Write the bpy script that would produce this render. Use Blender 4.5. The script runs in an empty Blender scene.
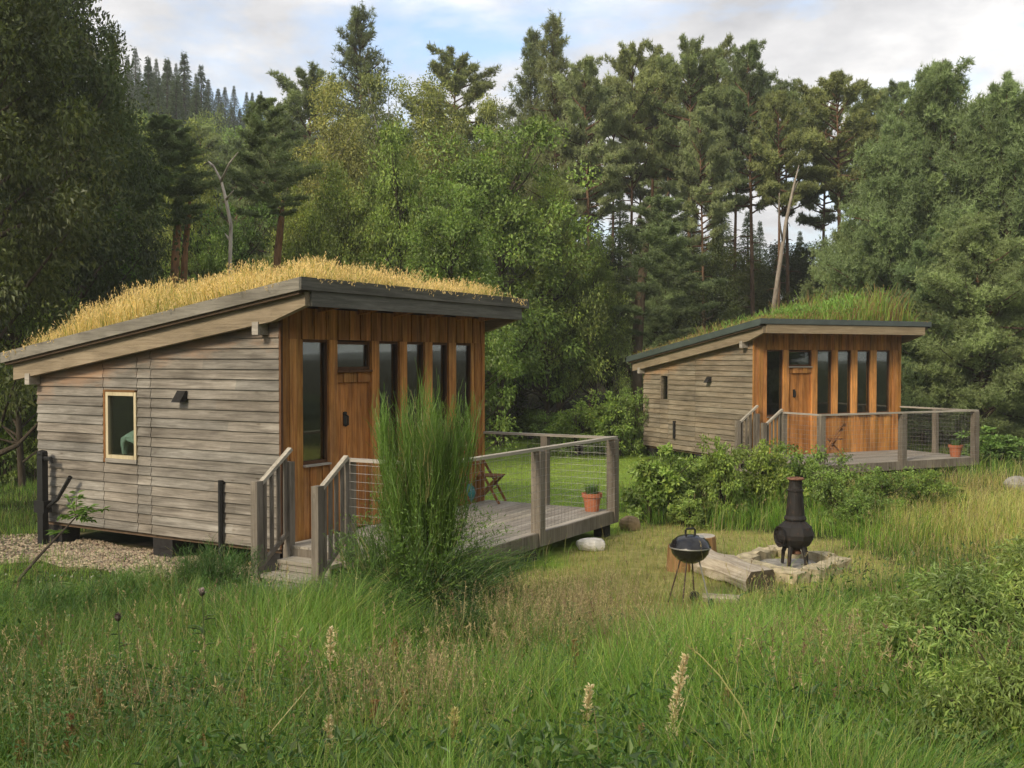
import bpy, math, random
import numpy as np
from mathutils import Vector, Matrix

scene = bpy.context.scene
COL = scene.collection
PI = math.pi
CAMZ = 2.85
F = 1043.3
PITCH = -0.0241
HAZE = .001

# ------------------------------------------------------------------ helpers
def at(px, py, z=0.0):
    """point of the place on the level z seen at a pixel of the photograph"""
    fx, fu = (px - 512) / F, -(py - 384) / F
    c, s = math.cos(PITCH), math.sin(PITCH)
    d = (fx, c - s * fu, s + c * fu)
    t = (z - CAMZ) / d[2]
    return Vector((d[0] * t, d[1] * t, z))

def xz(px, py, Y):
    """x and z at depth Y for a pixel"""
    fx, fu = (px - 512) / F, -(py - 384) / F
    c, s = math.cos(PITCH), math.sin(PITCH)
    t = Y / (c - s * fu)
    return fx * t, CAMZ + (s + c * fu) * t

def norm(a):
    return a / np.maximum(np.linalg.norm(a, axis=-1, keepdims=True), 1e-9)

def sm(t):
    t = np.clip(t, 0, 1)
    return t * t * (3 - 2 * t)

_ns = {}
def noise2(x, y, scale, seed=0):
    """smooth sum of sines, about -1..1"""
    key = seed
    if key not in _ns:
        r = np.random.default_rng(1000 + seed)
        _ns[key] = (r.uniform(0, 2 * PI, 7), r.uniform(.6, 1.9, 7), r.uniform(0, 2 * PI, 7))
    a, f, p = _ns[key]
    o = 0
    for i in range(7):
        o = o + np.sin((x * np.cos(a[i]) + y * np.sin(a[i])) * f[i] / scale * 3 + p[i])
    return o / 3.2

class Geo:
    """collects faces and links them as ONE mesh object"""
    def __init__(s):
        s.V, s.Q, s.T, s.C, s.N = [], [], [], [], 0
    def add(s, v, q=None, t=None, c=(1, 1, 1)):
        v = np.asarray(v, float).reshape(-1, 3)
        n = len(v)
        if q is not None and len(q): s.Q.append(np.asarray(q, int).reshape(-1, 4) + s.N)
        if t is not None and len(t): s.T.append(np.asarray(t, int).reshape(-1, 3) + s.N)
        c = np.asarray(c, float)
        if c.ndim == 1: c = np.tile(c, (n, 1))
        s.V.append(v); s.C.append(c); s.N += n
        return s
    def box(s, lo, hi, c=(1, 1, 1), M=None):
        x0, y0, z0 = lo; x1, y1, z1 = hi
        v = np.array([(x0, y0, z0), (x1, y0, z0), (x1, y1, z0), (x0, y1, z0), (x0, y0, z1), (x1, y0, z1), (x1, y1, z1), (x0, y1, z1)], float)
        if M is not None: v = np.array([M @ Vector(p) for p in v])
        return s.add(v, [(0, 3, 2, 1), (4, 5, 6, 7), (0, 1, 5, 4), (1, 2, 6, 5), (2, 3, 7, 6), (3, 0, 4, 7)], c=c)
    def beam(s, a, b, w, h, up=(0, 0, 1), c=(1, 1, 1)):
        a, b, up = Vector(a), Vector(b), Vector(up)
        d = (b - a).normalized(); x = d.cross(up).normalized(); u = x.cross(d)
        v = []
        for p in (a, b):
            for i, j in ((-1, -1), (1, -1), (1, 1), (-1, 1)):
                v.append(p + x * (i * w / 2) + u * (j * h / 2))
        return s.add(v, [(0, 1, 2, 3), (7, 6, 5, 4), (0, 4, 5, 1), (1, 5, 6, 2), (2, 6, 7, 3), (3, 7, 4, 0)], c=c)
    def prism(s, poly, off, c=(1, 1, 1)):
        """convex polygon (3-D points) pushed along off (one vector, or one per point)"""
        p = np.asarray(poly, float); n = len(p)
        o = np.asarray(off, float)
        v = np.vstack([p, p + o])
        t = [(0, i + 1, i) for i in range(1, n - 1)] + [(n, n + i, n + i + 1) for i in range(1, n - 1)]
        q = [(i, (i + 1) % n, n + (i + 1) % n, n + i) for i in range(n)]
        return s.add(v, q, t, c)
    def tube(s, pts, r, n=8, c=(1, 1, 1), caps=True):
        pts = [Vector(p) for p in pts]
        k = len(pts)
        if not hasattr(r, '__len__'): r = [r] * k
        v = []
        ref = Vector((.31, .17, .93))
        for i, p in enumerate(pts):
            d = (pts[min(i + 1, k - 1)] - pts[max(i - 1, 0)]).normalized()
            x = d.cross(ref)
            if x.length < .05: x = d.cross(Vector((1, 0, 0)))
            x.normalize(); y = d.cross(x)
            for j in range(n):
                a = 2 * PI * j / n
                v.append(p + (x * math.cos(a) + y * math.sin(a)) * r[i])
        q = [(i * n + j, i * n + (j + 1) % n, (i + 1) * n + (j + 1) % n, (i + 1) * n + j) for i in range(k - 1) for j in range(n)]
        t = []
        if caps:
            v += [pts[0], pts[-1]]
            m = k * n
            t = [(m, (j + 1) % n, j) for j in range(n)] + [(m + 1, (k - 1) * n + j, (k - 1) * n + (j + 1) % n) for j in range(n)]
        return s.add(v, q, t, c)
    def lathe(s, prof, n=24, c=(1, 1, 1), M=None):
        v = []
        for (r, z) in prof:
            for j in range(n):
                a = 2 * PI * j / n
                v.append((r * math.cos(a), r * math.sin(a), z))
        if M is not None: v = [M @ Vector(p) for p in v]
        k = len(prof)
        q = [(i * n + j, i * n + (j + 1) % n, (i + 1) * n + (j + 1) % n, (i + 1) * n + j) for i in range(k - 1) for j in range(n)]
        return s.add(v, q, None, c)
    def ribbons(s, pts, w, side, cols, tip=.12):
        """pts (n,k,3), w (n,), side (n,3), cols (n,3) or (n,k,3)"""
        n, k, _ = pts.shape
        tap = np.linspace(1, tip, k) ** .8
        o = side[:, None, :] * (w[:, None] * tap[None, :])[:, :, None] * .5
        v = np.stack([pts - o, pts + o], 2).reshape(-1, 3)
        b = np.arange(n)[:, None] * (2 * k) + np.arange(k - 1)[None, :] * 2
        q = np.stack([b, b + 1, b + 3, b + 2], -1).reshape(-1, 4)
        if cols.ndim == 2: cols = np.repeat(cols[:, None, :], k, 1)
        c = np.repeat(cols, 2, 1).reshape(-1, 3)
        return s.add(v, q, None, c)
    def leaves(s, P, D, Nn, L, W, cols, fold=.15):
        """rhombus leaves: base P, direction D, normal Nn"""
        D = norm(D); X = norm(np.cross(D, Nn)); U = np.cross(X, D)
        L = np.asarray(L)[:, None]; W = np.asarray(W)[:, None]
        m = P + D * L * .45
        v = np.stack([P, m + X * W * .5 + U * W * fold, P + D * L - U * L * fold, m - X * W * .5 + U * W * fold], 1).reshape(-1, 3)
        q = np.arange(len(P) * 4).reshape(-1, 4)
        return s.add(v, q, None, np.repeat(cols, 4, 0))
    def mesh(s, name, smooth=False):
        me = bpy.data.meshes.new(name)
        V = np.vstack(s.V); C = np.vstack(s.C)
        Q = np.vstack(s.Q) if s.Q else np.zeros((0, 4), int)
        T = np.vstack(s.T) if s.T else np.zeros((0, 3), int)
        me.vertices.add(len(V)); me.vertices.foreach_set('co', V.astype(np.float32).ravel())
        loops = np.concatenate([Q.ravel(), T.ravel()]).astype(np.int32)
        tot = np.concatenate([np.full(len(Q), 4), np.full(len(T), 3)]).astype(np.int32)
        st = np.concatenate([[0], np.cumsum(tot)[:-1]]).astype(np.int32)
        me.loops.add(len(loops)); me.loops.foreach_set('vertex_index', loops)
        me.polygons.add(len(tot)); me.polygons.foreach_set('loop_start', st); me.polygons.foreach_set('loop_total', tot)
        me.polygons.foreach_set('use_smooth', np.full(len(tot), smooth, bool))
        a = me.attributes.new('col', 'FLOAT_COLOR', 'POINT')
        a.data.foreach_set('color', np.hstack([C, np.ones((len(C), 1))]).astype(np.float32).ravel())
        me.update(calc_edges=True)
        return me
    def build(s, name, mat, parent=None, smooth=False, kind=None):
        me = s.mesh(name, smooth)
        me.materials.append(mat)
        o = bpy.data.objects.new(name, me); COL.objects.link(o)
        if parent is not None: o.parent = parent
        if kind: o['kind'] = kind
        return o

def tag(o, label, cat, group=None, kind=None):
    o['label'] = label; o['category'] = cat
    if group: o['group'] = group
    if kind: o['kind'] = kind
    return o

def empty(name, loc, rz=0.0):
    o = bpy.data.objects.new(name, None); COL.objects.link(o)
    o.location = loc; o.rotation_euler = (0, 0, rz); o.empty_display_size = .2
    return o

def copy_tree(o, parent=None):
    c = o.copy(); COL.objects.link(c)
    if parent is not None: c.parent = parent
    for ch in list(o.children): copy_tree(ch, c)
    return c

# ------------------------------------------------------------------ materials
def newmat(name):
    m = bpy.data.materials.new(name); m.use_nodes = True
    nt = m.node_tree; nt.nodes.clear()
    out = nt.nodes.new('ShaderNodeOutputMaterial')
    return m, nt, out

def mixc(nt, fac, a, b, mode='MIX'):
    n = nt.nodes.new('ShaderNodeMix'); n.data_type = 'RGBA'; n.blend_type = mode
    for i, x in ((0, fac), (6, a), (7, b)):
        if hasattr(x, 'links'): nt.links.new(x, n.inputs[i])
        else: n.inputs[i].default_value = x if i == 0 else (*x, 1)
    return n.outputs[2]

def ramp(nt, val, stops):
    r = nt.nodes.new('ShaderNodeValToRGB')
    el = r.color_ramp.elements
    while len(el) < len(stops): el.new(.5)
    for e, (p, c) in zip(el, stops):
        e.position = p; e.color = (*c, 1) if len(c) == 3 else c
    nt.links.new(val, r.inputs[0])
    return r.outputs[0]

def math_n(nt, op, a, b=None, c=None):
    n = nt.nodes.new('ShaderNodeMath'); n.operation = op
    for i, x in enumerate((a, b, c)):
        if x is None: continue
        if hasattr(x, 'links'): nt.links.new(x, n.inputs[i])
        else: n.inputs[i].default_value = x
    return n.outputs[0]

def noise_n(nt, vec, scale, detail=4, rough=.6, mapscale=None, dist=0.0):
    if mapscale is not None:
        mp = nt.nodes.new('ShaderNodeMapping'); mp.inputs['Scale'].default_value = mapscale
        nt.links.new(vec, mp.inputs[0]); vec = mp.outputs[0]
    n = nt.nodes.new('ShaderNodeTexNoise')
    n.inputs['Scale'].default_value = scale; n.inputs['Detail'].default_value = detail
    n.inputs['Roughness'].default_value = rough; n.inputs['Distortion'].default_value = dist
    nt.links.new(vec, n.inputs['Vector'])
    return n.outputs['Fac']

def finish(nt, out, color, rough=.8, bump=None, bstr=.3, bdist=.01, spec=.3, metal=0.0):
    p = nt.nodes.new('ShaderNodeBsdfPrincipled')
    if hasattr(color, 'links'): nt.links.new(color, p.inputs['Base Color'])
    else: p.inputs['Base Color'].default_value = (*color, 1)
    if hasattr(rough, 'links'): nt.links.new(rough, p.inputs['Roughness'])
    else: p.inputs['Roughness'].default_value = rough
    p.inputs['Specular IOR Level'].default_value = spec
    p.inputs['Metallic'].default_value = metal
    if bump is not None:
        b = nt.nodes.new('ShaderNodeBump'); b.inputs['Strength'].default_value = bstr; b.inputs['Distance'].default_value = bdist
        nt.links.new(bump, b.inputs['Height']); nt.links.new(b.outputs[0], p.inputs['Normal'])
    nt.links.new(p.outputs[0], out.inputs[0])
    return p

def attr_col(nt):
    a = nt.nodes.new('ShaderNodeAttribute'); a.attribute_name = 'col'
    return a.outputs['Color']

def objcoord(nt):
    return nt.nodes.new('ShaderNodeTexCoord').outputs['Object']

def wood(name, dark, mid, light, axis, blotch=.35, fresh=None, rough=.85, grain=26, knots=True, grey=0):
    """weathered timber, grain along axis 0/1/2 of the object; fresh = (colour, z0, slope) leaves an unweathered band near the sloping top"""
    m, nt, out = newmat(name)
    oc = objcoord(nt)
    ms = [1, 1, 1]; ms[axis] = .05
    g = noise_n(nt, oc, grain, 6, .68, ms, .6)
    c = ramp(nt, g, [(.28, dark), (.5, mid), (.72, light)])
    ms2 = [1, 1, 1]; ms2[axis] = .35
    bl = noise_n(nt, oc, 2.6, 5, .65, ms2)
    b = ramp(nt, bl, [(.3, (.55, .53, .5)), (.7, (1.22, 1.2, 1.17))])
    c = mixc(nt, blotch * 2, c, mixc(nt, 1, c, b, 'MULTIPLY'))
    if knots:
        vo = nt.nodes.new('ShaderNodeTexVoronoi'); vo.inputs['Scale'].default_value = 3.2
        mp = nt.nodes.new('ShaderNodeMapping'); k = [1.4, 1.4, 1.4]; k[axis] = .55; mp.inputs['Scale'].default_value = k
        nt.links.new(oc, mp.inputs[0]); nt.links.new(mp.outputs[0], vo.inputs['Vector'])
        kd = ramp(nt, vo.outputs['Distance'], [(.03, (.5, .45, .4)), (.09, (1, 1, 1))])
        c = mixc(nt, .8, c, mixc(nt, 1, c, kd, 'MULTIPLY'))
    if grey:
        ms3 = [2.2, 2.2, 2.2]; ms3[axis] = .3
        gn = noise_n(nt, oc, 3.1, 5, .7, ms3)
        c = mixc(nt, math_n(nt, 'MULTIPLY', ramp(nt, gn, [(.45, (0, 0, 0)), (.72, (1, 1, 1))]), grey), c, (.2, .175, .14))
    if fresh:
        fc, z0, slope = fresh
        sx = nt.nodes.new('ShaderNodeSeparateXYZ'); nt.links.new(oc, sx.inputs[0])
        d = math_n(nt, 'ADD', sx.outputs[2], math_n(nt, 'MULTIPLY', sx.outputs[1], slope))
        d = math_n(nt, 'SUBTRACT', d, z0)
        d = math_n(nt, 'ADD', d, math_n(nt, 'MULTIPLY', math_n(nt, 'SUBTRACT', bl, .5), 1.3))
        mk = nt.nodes.new('ShaderNodeMapRange'); mk.inputs[1].default_value = -.26; mk.inputs[2].default_value = .22
        nt.links.new(d, mk.inputs[0])
        c = mixc(nt, mk.outputs[0], c, mixc(nt, .5, fc, mixc(nt, 1, c, fc, 'MULTIPLY'), 'ADD'))
    c = mixc(nt, 1, c, attr_col(nt), 'MULTIPLY')
    finish(nt, out, c, rough, g, .5, .006, .2)
    return m

def plain(name, base, rough=.7, var=.25, scale=8, spec=.3, metal=0.0, bstr=.3):
    m, nt, out = newmat(name)
    n = noise_n(nt, objcoord(nt), scale, 5, .6)
    lo = tuple(x * (1 - var) for x in base); hi = tuple(min(1, x * (1 + var)) for x in base)
    c = mixc(nt, 1, ramp(nt, n, [(.3, lo), (.7, hi)]), attr_col(nt), 'MULTIPLY')
    finish(nt, out, c, rough, n, bstr, .01, spec, metal)
    return m

def foliage(name, trans=.3, hue=.03, val=.25, gloss=.04):
    m, nt, out = newmat(name)
    c = attr_col(nt)
    oi = nt.nodes.new('ShaderNodeObjectInfo')
    hs = nt.nodes.new('ShaderNodeHueSaturation')
    nt.links.new(c, hs.inputs['Color'])
    nt.links.new(math_n(nt, 'MULTIPLY_ADD', oi.outputs['Random'], hue, .5 - hue / 2), hs.inputs['Hue'])
    nt.links.new(math_n(nt, 'MULTIPLY_ADD', oi.outputs['Random'], -val, 1 + val / 2), hs.inputs['Value'])
    d = nt.nodes.new('ShaderNodeBsdfDiffuse'); nt.links.new(hs.outputs[0], d.inputs[0])
    t = nt.nodes.new('ShaderNodeBsdfTranslucent')
    nt.links.new(mixc(nt, 1, hs.outputs[0], (1.15, 1.25, .7), 'MULTIPLY'), t.inputs[0])
    mx = nt.nodes.new('ShaderNodeMixShader'); mx.inputs[0].default_value = trans
    nt.links.new(d.outputs[0], mx.inputs[1]); nt.links.new(t.outputs[0], mx.inputs[2])
    g = nt.nodes.new('ShaderNodeBsdfGlossy'); g.inputs['Roughness'].default_value = .5
    g.inputs['Color'].default_value = (.8, .85, .8, 1)
    m2 = nt.nodes.new('ShaderNodeMixShader'); m2.inputs[0].default_value = gloss
    nt.links.new(mx.outputs[0], m2.inputs[1]); nt.links.new(g.outputs[0], m2.inputs[2])
    nt.links.new(m2.outputs[0], out.inputs[0])
    return m

def bark(name, low, high, zsplit, soft):
    m, nt, out = newmat(name)
    oc = objcoord(nt)
    n = noise_n(nt, oc, 7, 6, .7, (1, 1, .3), .4)
    sx = nt.nodes.new('ShaderNodeSeparateXYZ'); nt.links.new(oc, sx.inputs[0])
    mk = nt.nodes.new('ShaderNodeMapRange'); mk.inputs[1].default_value = zsplit - soft; mk.inputs[2].default_value = zsplit + soft
    nt.links.new(math_n(nt, 'ADD', sx.outputs[2], math_n(nt, 'MULTIPLY', n, 2.)), mk.inputs[0])
    c = mixc(nt, mk.outputs[0], low, high)
    c = mixc(nt, 1, c, ramp(nt, n, [(.3, (.45, .43, .42)), (.7, (1.3, 1.28, 1.25))]), 'MULTIPLY')
    c = mixc(nt, 1, c, attr_col(nt), 'MULTIPLY')
    finish(nt, out, c, .9, n, .6, .03, .1)
    return m

SL = .1515
def ztop(v): return 3.445 - SL * v          # top line of the roof kerb (local heights)

M = {}
M['clad'] = wood('grey_cladding', (.125, .112, .094), (.245, .226, .195), (.375, .35, .305), 1, .55, ((.3, .165, .085), 2.98, SL))
M['clad_far'] = wood('tan_cladding', (.15, .125, .09), (.27, .23, .17), (.37, .32, .245), 1, .45, ((.34, .19, .09), 2.98, SL))
M['larch'] = wood('orange_larch', (.19, .075, .022), (.45, .2, .056), (.62, .33, .11), 2, .6, grey=.22)
M['larch_far'] = wood('bright_larch', (.26, .105, .03), (.52, .24, .07), (.66, .35, .115), 2, .5, grey=.25)
M['kerb'] = wood('roof_kerb_board', (.15, .14, .115), (.25, .235, .195), (.33, .31, .26), 1, .4)
M['kerb_x'] = wood('roof_front_board', (.075, .074, .062), (.13, .128, .11), (.2, .195, .17), 0, .4)
M['barge'] = wood('barge_beam', (.17, .135, .09), (.29, .235, .16), (.38, .31, .22), 1, .3)
M['barge_x'] = wood('front_fascia_beam', (.22, .17, .1), (.33, .26, .165), (.42, .34, .23), 0, .3)
M['trim_metal'] = plain('grey_green_trim', (.085, .105, .098), .5, .15, 3, .4)
M['deck'] = wood('deck_board_x', (.2, .18, .15), (.34, .315, .275), (.46, .43, .385), 0, .35)
M['post'] = wood('grey_post', (.12, .105, .085), (.21, .185, .15), (.3, .27, .225), 2, .4)
M['rail_x'] = wood('pale_rail_x', (.24, .22, .185), (.38, .35, .30), (.5, .47, .42), 0, .3)
M['rail_y'] = wood('pale_rail_y', (.24, .22, .185), (.38, .35, .30), (.5, .47, .42), 1, .3)
M['frame_pale'] = wood('pale_window_frame', (.42, .35, .2), (.56, .48, .31), (.66, .58, .4), 2, .2, knots=False)
M['frame_brown'] = wood('brown_window_frame', (.07, .035, .02), (.12, .06, .03), (.17, .085, .04), 2, .2, knots=False)
M['inside'] = plain('inside_boarding', (.13, .085, .05), .8)
M['black'] = plain('black_metal', (.012, .012, .011), .55, .3, 20, .4)
m_, nt_m, out_ = newmat('sooty_iron')
n_ = noise_n(nt_m, objcoord(nt_m), 9, 7, .7)
finish(nt_m, out_, ramp(nt_m, n_, [(.35, (.011, .011, .011)), (.56, (.022, .018, .015)), (.72, (.075, .045, .03))]), ramp(nt_m, n_, [(.3, (.5, .5, .5)), (.7, (.9, .9, .9))]), n_, .4, .01, .35)
M['stove'] = m_
M['black_gloss'] = plain('black_enamel', (.011, .011, .012), .22, .1, 20, .5, bstr=.02)
M['steel'] = plain('grey_wire', (.32, .32, .3), .5, .1, 20, .4, .6)
M['soil'] = plain('turf_soil', (.07, .05, .03), .95, .4, 6, .1)
M['terracotta'] = plain('terracotta', (.42, .155, .08), .8, .18, 10, .2)
M['teal'] = plain('teal_glaze', (.05, .24, .24), .35, .3, 14, .5)
M['pale_teal'] = plain('pale_teal_paint', (.35, .55, .5), .6, .12, 14, .3)
M['chair'] = wood('chair_timber', (.13, .055, .02), (.24, .11, .045), (.33, .17, .075), 0, .2, knots=False)
M['stone'] = plain('kerb_stone', (.4, .345, .225), .95, .4, 9, .15, bstr=.9)
M['white_rock'] = plain('white_rock', (.62, .6, .55), .9, .25, 9, .15, bstr=.9)
M['tan_rock'] = plain('tan_rock', (.3, .22, .125), .9, .3, 7, .15, bstr=.9)
M['concrete'] = plain('concrete', (.27, .255, .22), .95, .3, 10, .15, bstr=.6)
M['pier'] = plain('dark_pier', (.03, .028, .026), .95, .3, 10, .15)
M['log_side'] = wood('log_wood', (.22, .185, .135), (.42, .37, .29), (.58, .53, .44), 0, .45)
M['log_end'] = plain('log_end', (.085, .07, .048), .95, .4, 16, .1)
M['stump'] = wood('stump_bark', (.15, .085, .035), (.27, .16, .07), (.36, .23, .11), 2, .4)
M['stump_top'] = plain('stump_top', (.38, .35, .29), .9, .2, 14, .1)
M['rust'] = plain('rusty_rim', (.2, .105, .07), .9, .35, 20, .1)
M['grass'] = foliage('grass_blades', .35, 0, 0, .03)
M['dry'] = foliage('dry_stalks', .25, 0, 0, .02)
M['leaf'] = foliage('leaf', .3, .03, .3, .035)
M['needle'] = foliage('needle', .3, .025, .3, .02)
M['pine_bark'] = bark('pine_bark', (.11, .085, .062), (.2, .125, .075), 7.5, 3.0)
M['orange_bark'] = bark('orange_bark', (.3, .17, .09), (.34, .19, .1), 5, 2)
M['tan_bark'] = bark('tan_bark', (.2, .155, .105), (.22, .165, .11), 5, 2)
M['brown_metal'] = plain('brown_metal', (.075, .052, .038), .7, .3, 20, .3)
M['bark'] = bark('tree_bark', (.075, .062, .045), (.09, .075, .055), 5, 2)
M['birch_bark'] = bark('pale_bark', (.42, .38, .32), (.5, .46, .4), 5, 2)
M['grey_bark'] = bark('grey_bark', (.27, .235, .19), (.33, .29, .24), 5, 2)
M['gravel'] = plain('gravel_stone', (.36, .3, .22), .95, .35, 3, .1)

def glass_mat():
    m, nt, out = newmat('window_glass')
    fr = nt.nodes.new('ShaderNodeFresnel'); fr.inputs[0].default_value = 1.5
    g = nt.nodes.new('ShaderNodeBsdfGlossy'); g.inputs['Roughness'].default_value = .02
    t = nt.nodes.new('ShaderNodeBsdfTransparent'); t.inputs[0].default_value = (.86, .9, .86, 1)
    mx = nt.nodes.new('ShaderNodeMixShader')
    nt.links.new(math_n(nt, 'MULTIPLY_ADD', fr.outputs[0], .65, .005), mx.inputs[0])
    nt.links.new(t.outputs[0], mx.inputs[1]); nt.links.new(g.outputs[0], mx.inputs[2])
    nt.links.new(mx.outputs[0], out.inputs[0])
    return m
M['glass'] = glass_mat()

# ------------------------------------------------------------------ terrain and zones
LAWN = [at(*p) for p in ((300, 438), (480, 438), (640, 434), (655, 452), (648, 480), (622, 500), (645, 528), (560, 560), (470, 580), (300, 560))]
LAWN = [(p.x, p.y) for p in LAWN]
CLEAR = [at(*p) for p in ((440, 592), (520, 574), (600, 545), (640, 526), (690, 524), (735, 532), (800, 536), (870, 546), (900, 566), (880, 592), (800, 604), (750, 640), (705, 690), (640, 682), (560, 640), (480, 618))]
CLEAR = [(p.x, p.y) for p in CLEAR]
PATH = [at(*p) for p in ((-160, 548), (-60, 541), (0, 536), (60, 536), (150, 552), (235, 563), (262, 575), (250, 586), (190, 584), (110, 572), (40, 562), (-60, 566), (-160, 575))]
PATH = [(p.x, p.y) for p in PATH]

def inpoly(x, y, poly):
    r = np.zeros(np.shape(x), bool)
    n = len(poly)
    for i in range(n):
        (x0, y0), (x1, y1) = poly[i], poly[(i + 1) % n]
        if y0 == y1: continue
        c = ((y0 > y) != (y1 > y)) & (x < (x1 - x0) * (y - y0) / (y1 - y0) + x0)
        r ^= c
    return r

def terrain(x, y):
    x = np.asarray(x, float); y = np.asarray(y, float)
    bank = 1.2 * sm((10.8 - y) / 11.5)
    hill = 34 * sm((y - 42) / 130) * sm((14 - x) / 62)
    back = 2.2 * sm((y - 38) / 40)
    far = 8 * sm((y - 200) / 200)
    bump = .05 * noise2(x, y, 2.5, 3) * sm((12.2 - y) / 2) + .3 * noise2(x, y, 14, 4) * sm((y - 40) / 15)
    return bank + hill + back + bump + far

def zones(x, y):
    """masks lawn, clearing, path for points (ragged edges)"""
    jx = x + .22 * noise2(x, y, .9, 11) + .1 * noise2(x, y, .3, 13); jy = y + .3 * noise2(x, y, .9, 12) + .12 * noise2(x, y, .3, 14)
    return inpoly(jx, jy, LAWN), inpoly(jx, jy, CLEAR), inpoly(jx, jy, PATH)

CAB = [dict(o=(-3.04, 13.72, CAMZ - 2.515), a=1.0377), dict(o=(6.107, 26.36, CAMZ - 2.549), a=.4479)]
def to_local(i, x, y):
    o, a = CAB[i]['o'], CAB[i]['a']
    dx, dy = x - o[0], y - o[1]
    return dx * math.cos(a) + dy * math.sin(a), -dx * math.sin(a) + dy * math.cos(a)
def to_world(i, u, v, z=0):
    o, a = CAB[i]['o'], CAB[i]['a']
    return Vector((o[0] + u * math.cos(a) - v * math.sin(a), o[1] + u * math.sin(a) + v * math.cos(a), o[2] + z))

def ground():
    xs = np.unique(np.concatenate([np.linspace(-900, -60, 22), np.linspace(-60, -26, 18), np.linspace(-26, 26, 175), np.linspace(26, 60, 18), np.linspace(60, 900, 22)]))
    ys = np.unique(np.concatenate([np.linspace(-300, -4, 14), np.linspace(-4, 42, 160), np.linspace(42, 110, 35), np.linspace(110, 260, 22), np.linspace(260, 1500, 16)]))
    X, Y = np.meshgrid(xs, ys)
    Z = terrain(X, Y)
    nx, ny = len(xs), len(ys)
    v = np.stack([X, Y, Z], -1).reshape(-1, 3)
    i = (np.arange(ny - 1)[:, None] * nx + np.arange(nx - 1)[None, :]).ravel()
    q = np.stack([i, i + 1, i + nx + 1, i + nx], -1)
    x, y = X.ravel(), Y.ravel()
    la, cl, pa = zones(x, y)
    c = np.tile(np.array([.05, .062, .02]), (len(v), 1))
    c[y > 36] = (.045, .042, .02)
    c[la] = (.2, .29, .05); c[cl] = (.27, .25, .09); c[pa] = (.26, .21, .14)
    m, nt, out = newmat('ground_soil')
    oc = objcoord(nt)
    n = noise_n(nt, oc, 3.5, 8, .7); n2 = noise_n(nt, oc, .5, 3, .6)
    cc = mixc(nt, 1, attr_col(nt), ramp(nt, n, [(.3, (.6, .6, .55)), (.7, (1.3, 1.3, 1.3))]), 'MULTIPLY')
    cc = mixc(nt, .5, cc, mixc(nt, 1, cc, ramp(nt, n2, [(.35, (.7, .75, .7)), (.65, (1.25, 1.15, 1.0))]), 'MULTIPLY'))
    finish(nt, out, cc, .95, n, .6, .03, .1)
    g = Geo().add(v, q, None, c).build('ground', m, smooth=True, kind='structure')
    g['label'] = 'meadow ground rising to a wooded hill on one side'; g['category'] = 'ground'
ground()

def gravel():
    rng = np.random.default_rng(5)
    # sheet
    pts = np.array([(p[0], p[1], .006) for p in PATH])
    c = pts.mean(0)
    # strip between the two long edges so that faces stay well shaped
    top = pts[:7]; bot = pts[7:][::-1]
    tt = np.linspace(0, 1, 40)
    def res(p):
        d = np.concatenate([[0], np.cumsum(np.linalg.norm(np.diff(p, axis=0), axis=1))]); d /= d[-1]
        return np.stack([np.interp(tt, d, p[:, k]) for k in range(3)], -1)
    a, b = res(top), res(bot)
    a[:, 1] += .06 * np.sin(tt * 40); b[:, 1] += .08 * np.sin(tt * 33 + 1)
    v = np.stack([a, b], 1).reshape(-1, 3)
    q = [(2 * i, 2 * i + 1, 2 * i + 3, 2 * i + 2) for i in range(39)]
    m, nt, out = newmat('gravel_bed')
    oc = objcoord(nt)
    vo = nt.nodes.new('ShaderNodeTexVoronoi'); vo.inputs['Scale'].default_value = 28; nt.links.new(oc, vo.inputs['Vector'])
    cc = ramp(nt, vo.outputs['Distance'], [(.0, (.42, .36, .27)), (.6, (.13, .105, .075))])
    finish(nt, out, mixc(nt, .5, cc, mixc(nt, 1, cc, vo.outputs['Color'], 'MULTIPLY')), .95, vo.outputs['Distance'], .5, .02, .1)
    o = Geo().add(v, q).build('gravel_path', m, kind='structure')
    o['label'] = 'pale gravel path along the grey clad cabin wall'; o['category'] = 'path'
    n = 9000
    t = rng.uniform(0, 1, n); s = rng.uniform(-.04, 1.04, n)
    A = np.stack([np.interp(t, tt, a[:, k]) for k in range(3)], -1); B = np.stack([np.interp(t, tt, b[:, k]) for k in range(3)], -1)
    P = A + (B - A) * s[:, None]
    keep = P[:, 0] > -9; P = P[keep]; n = len(P)
    r = rng.uniform(.012, .032, n)
    oct_ = np.array([(1, 0, 0), (-1, 0, 0), (0, 1, 0), (0, -1, 0), (0, 0, .6), (0, 0, -.6)], float)
    f = np.array([(0, 2, 4), (2, 1, 4), (1, 3, 4), (3, 0, 4), (2, 0, 5), (1, 2, 5), (3, 1, 5), (0, 3, 5)])
    th = rng.uniform(0, 2 * PI, n)
    R = np.stack([np.stack([np.cos(th), -np.sin(th), 0 * th], -1), np.stack([np.sin(th), np.cos(th), 0 * th], -1), np.tile([0, 0, 1.], (n, 1))], 1)
    vv = np.einsum('nij,kj->nki', R, oct_) * (r[:, None, None] * rng.uniform(.7, 1.3, (n, 6, 1))) + P[:, None, :] + np.array([0, 0, .008])
    ff = (f[None] + np.arange(n)[:, None, None] * 6).reshape(-1, 3)
    g = rng.uniform(.55, 1.35, (n, 1)) * np.array([1, .98, .94]) + rng.uniform(-.06, .06, (n, 3))
    o = Geo().add(vv, None, ff, np.repeat(np.clip(g, .2, 1.6), 6, 0)).build('gravel', M['gravel'], kind='stuff')
    o['label'] = 'loose pale gravel stones on the path by the cabin'; o['category'] = 'gravel'
gravel()

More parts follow.
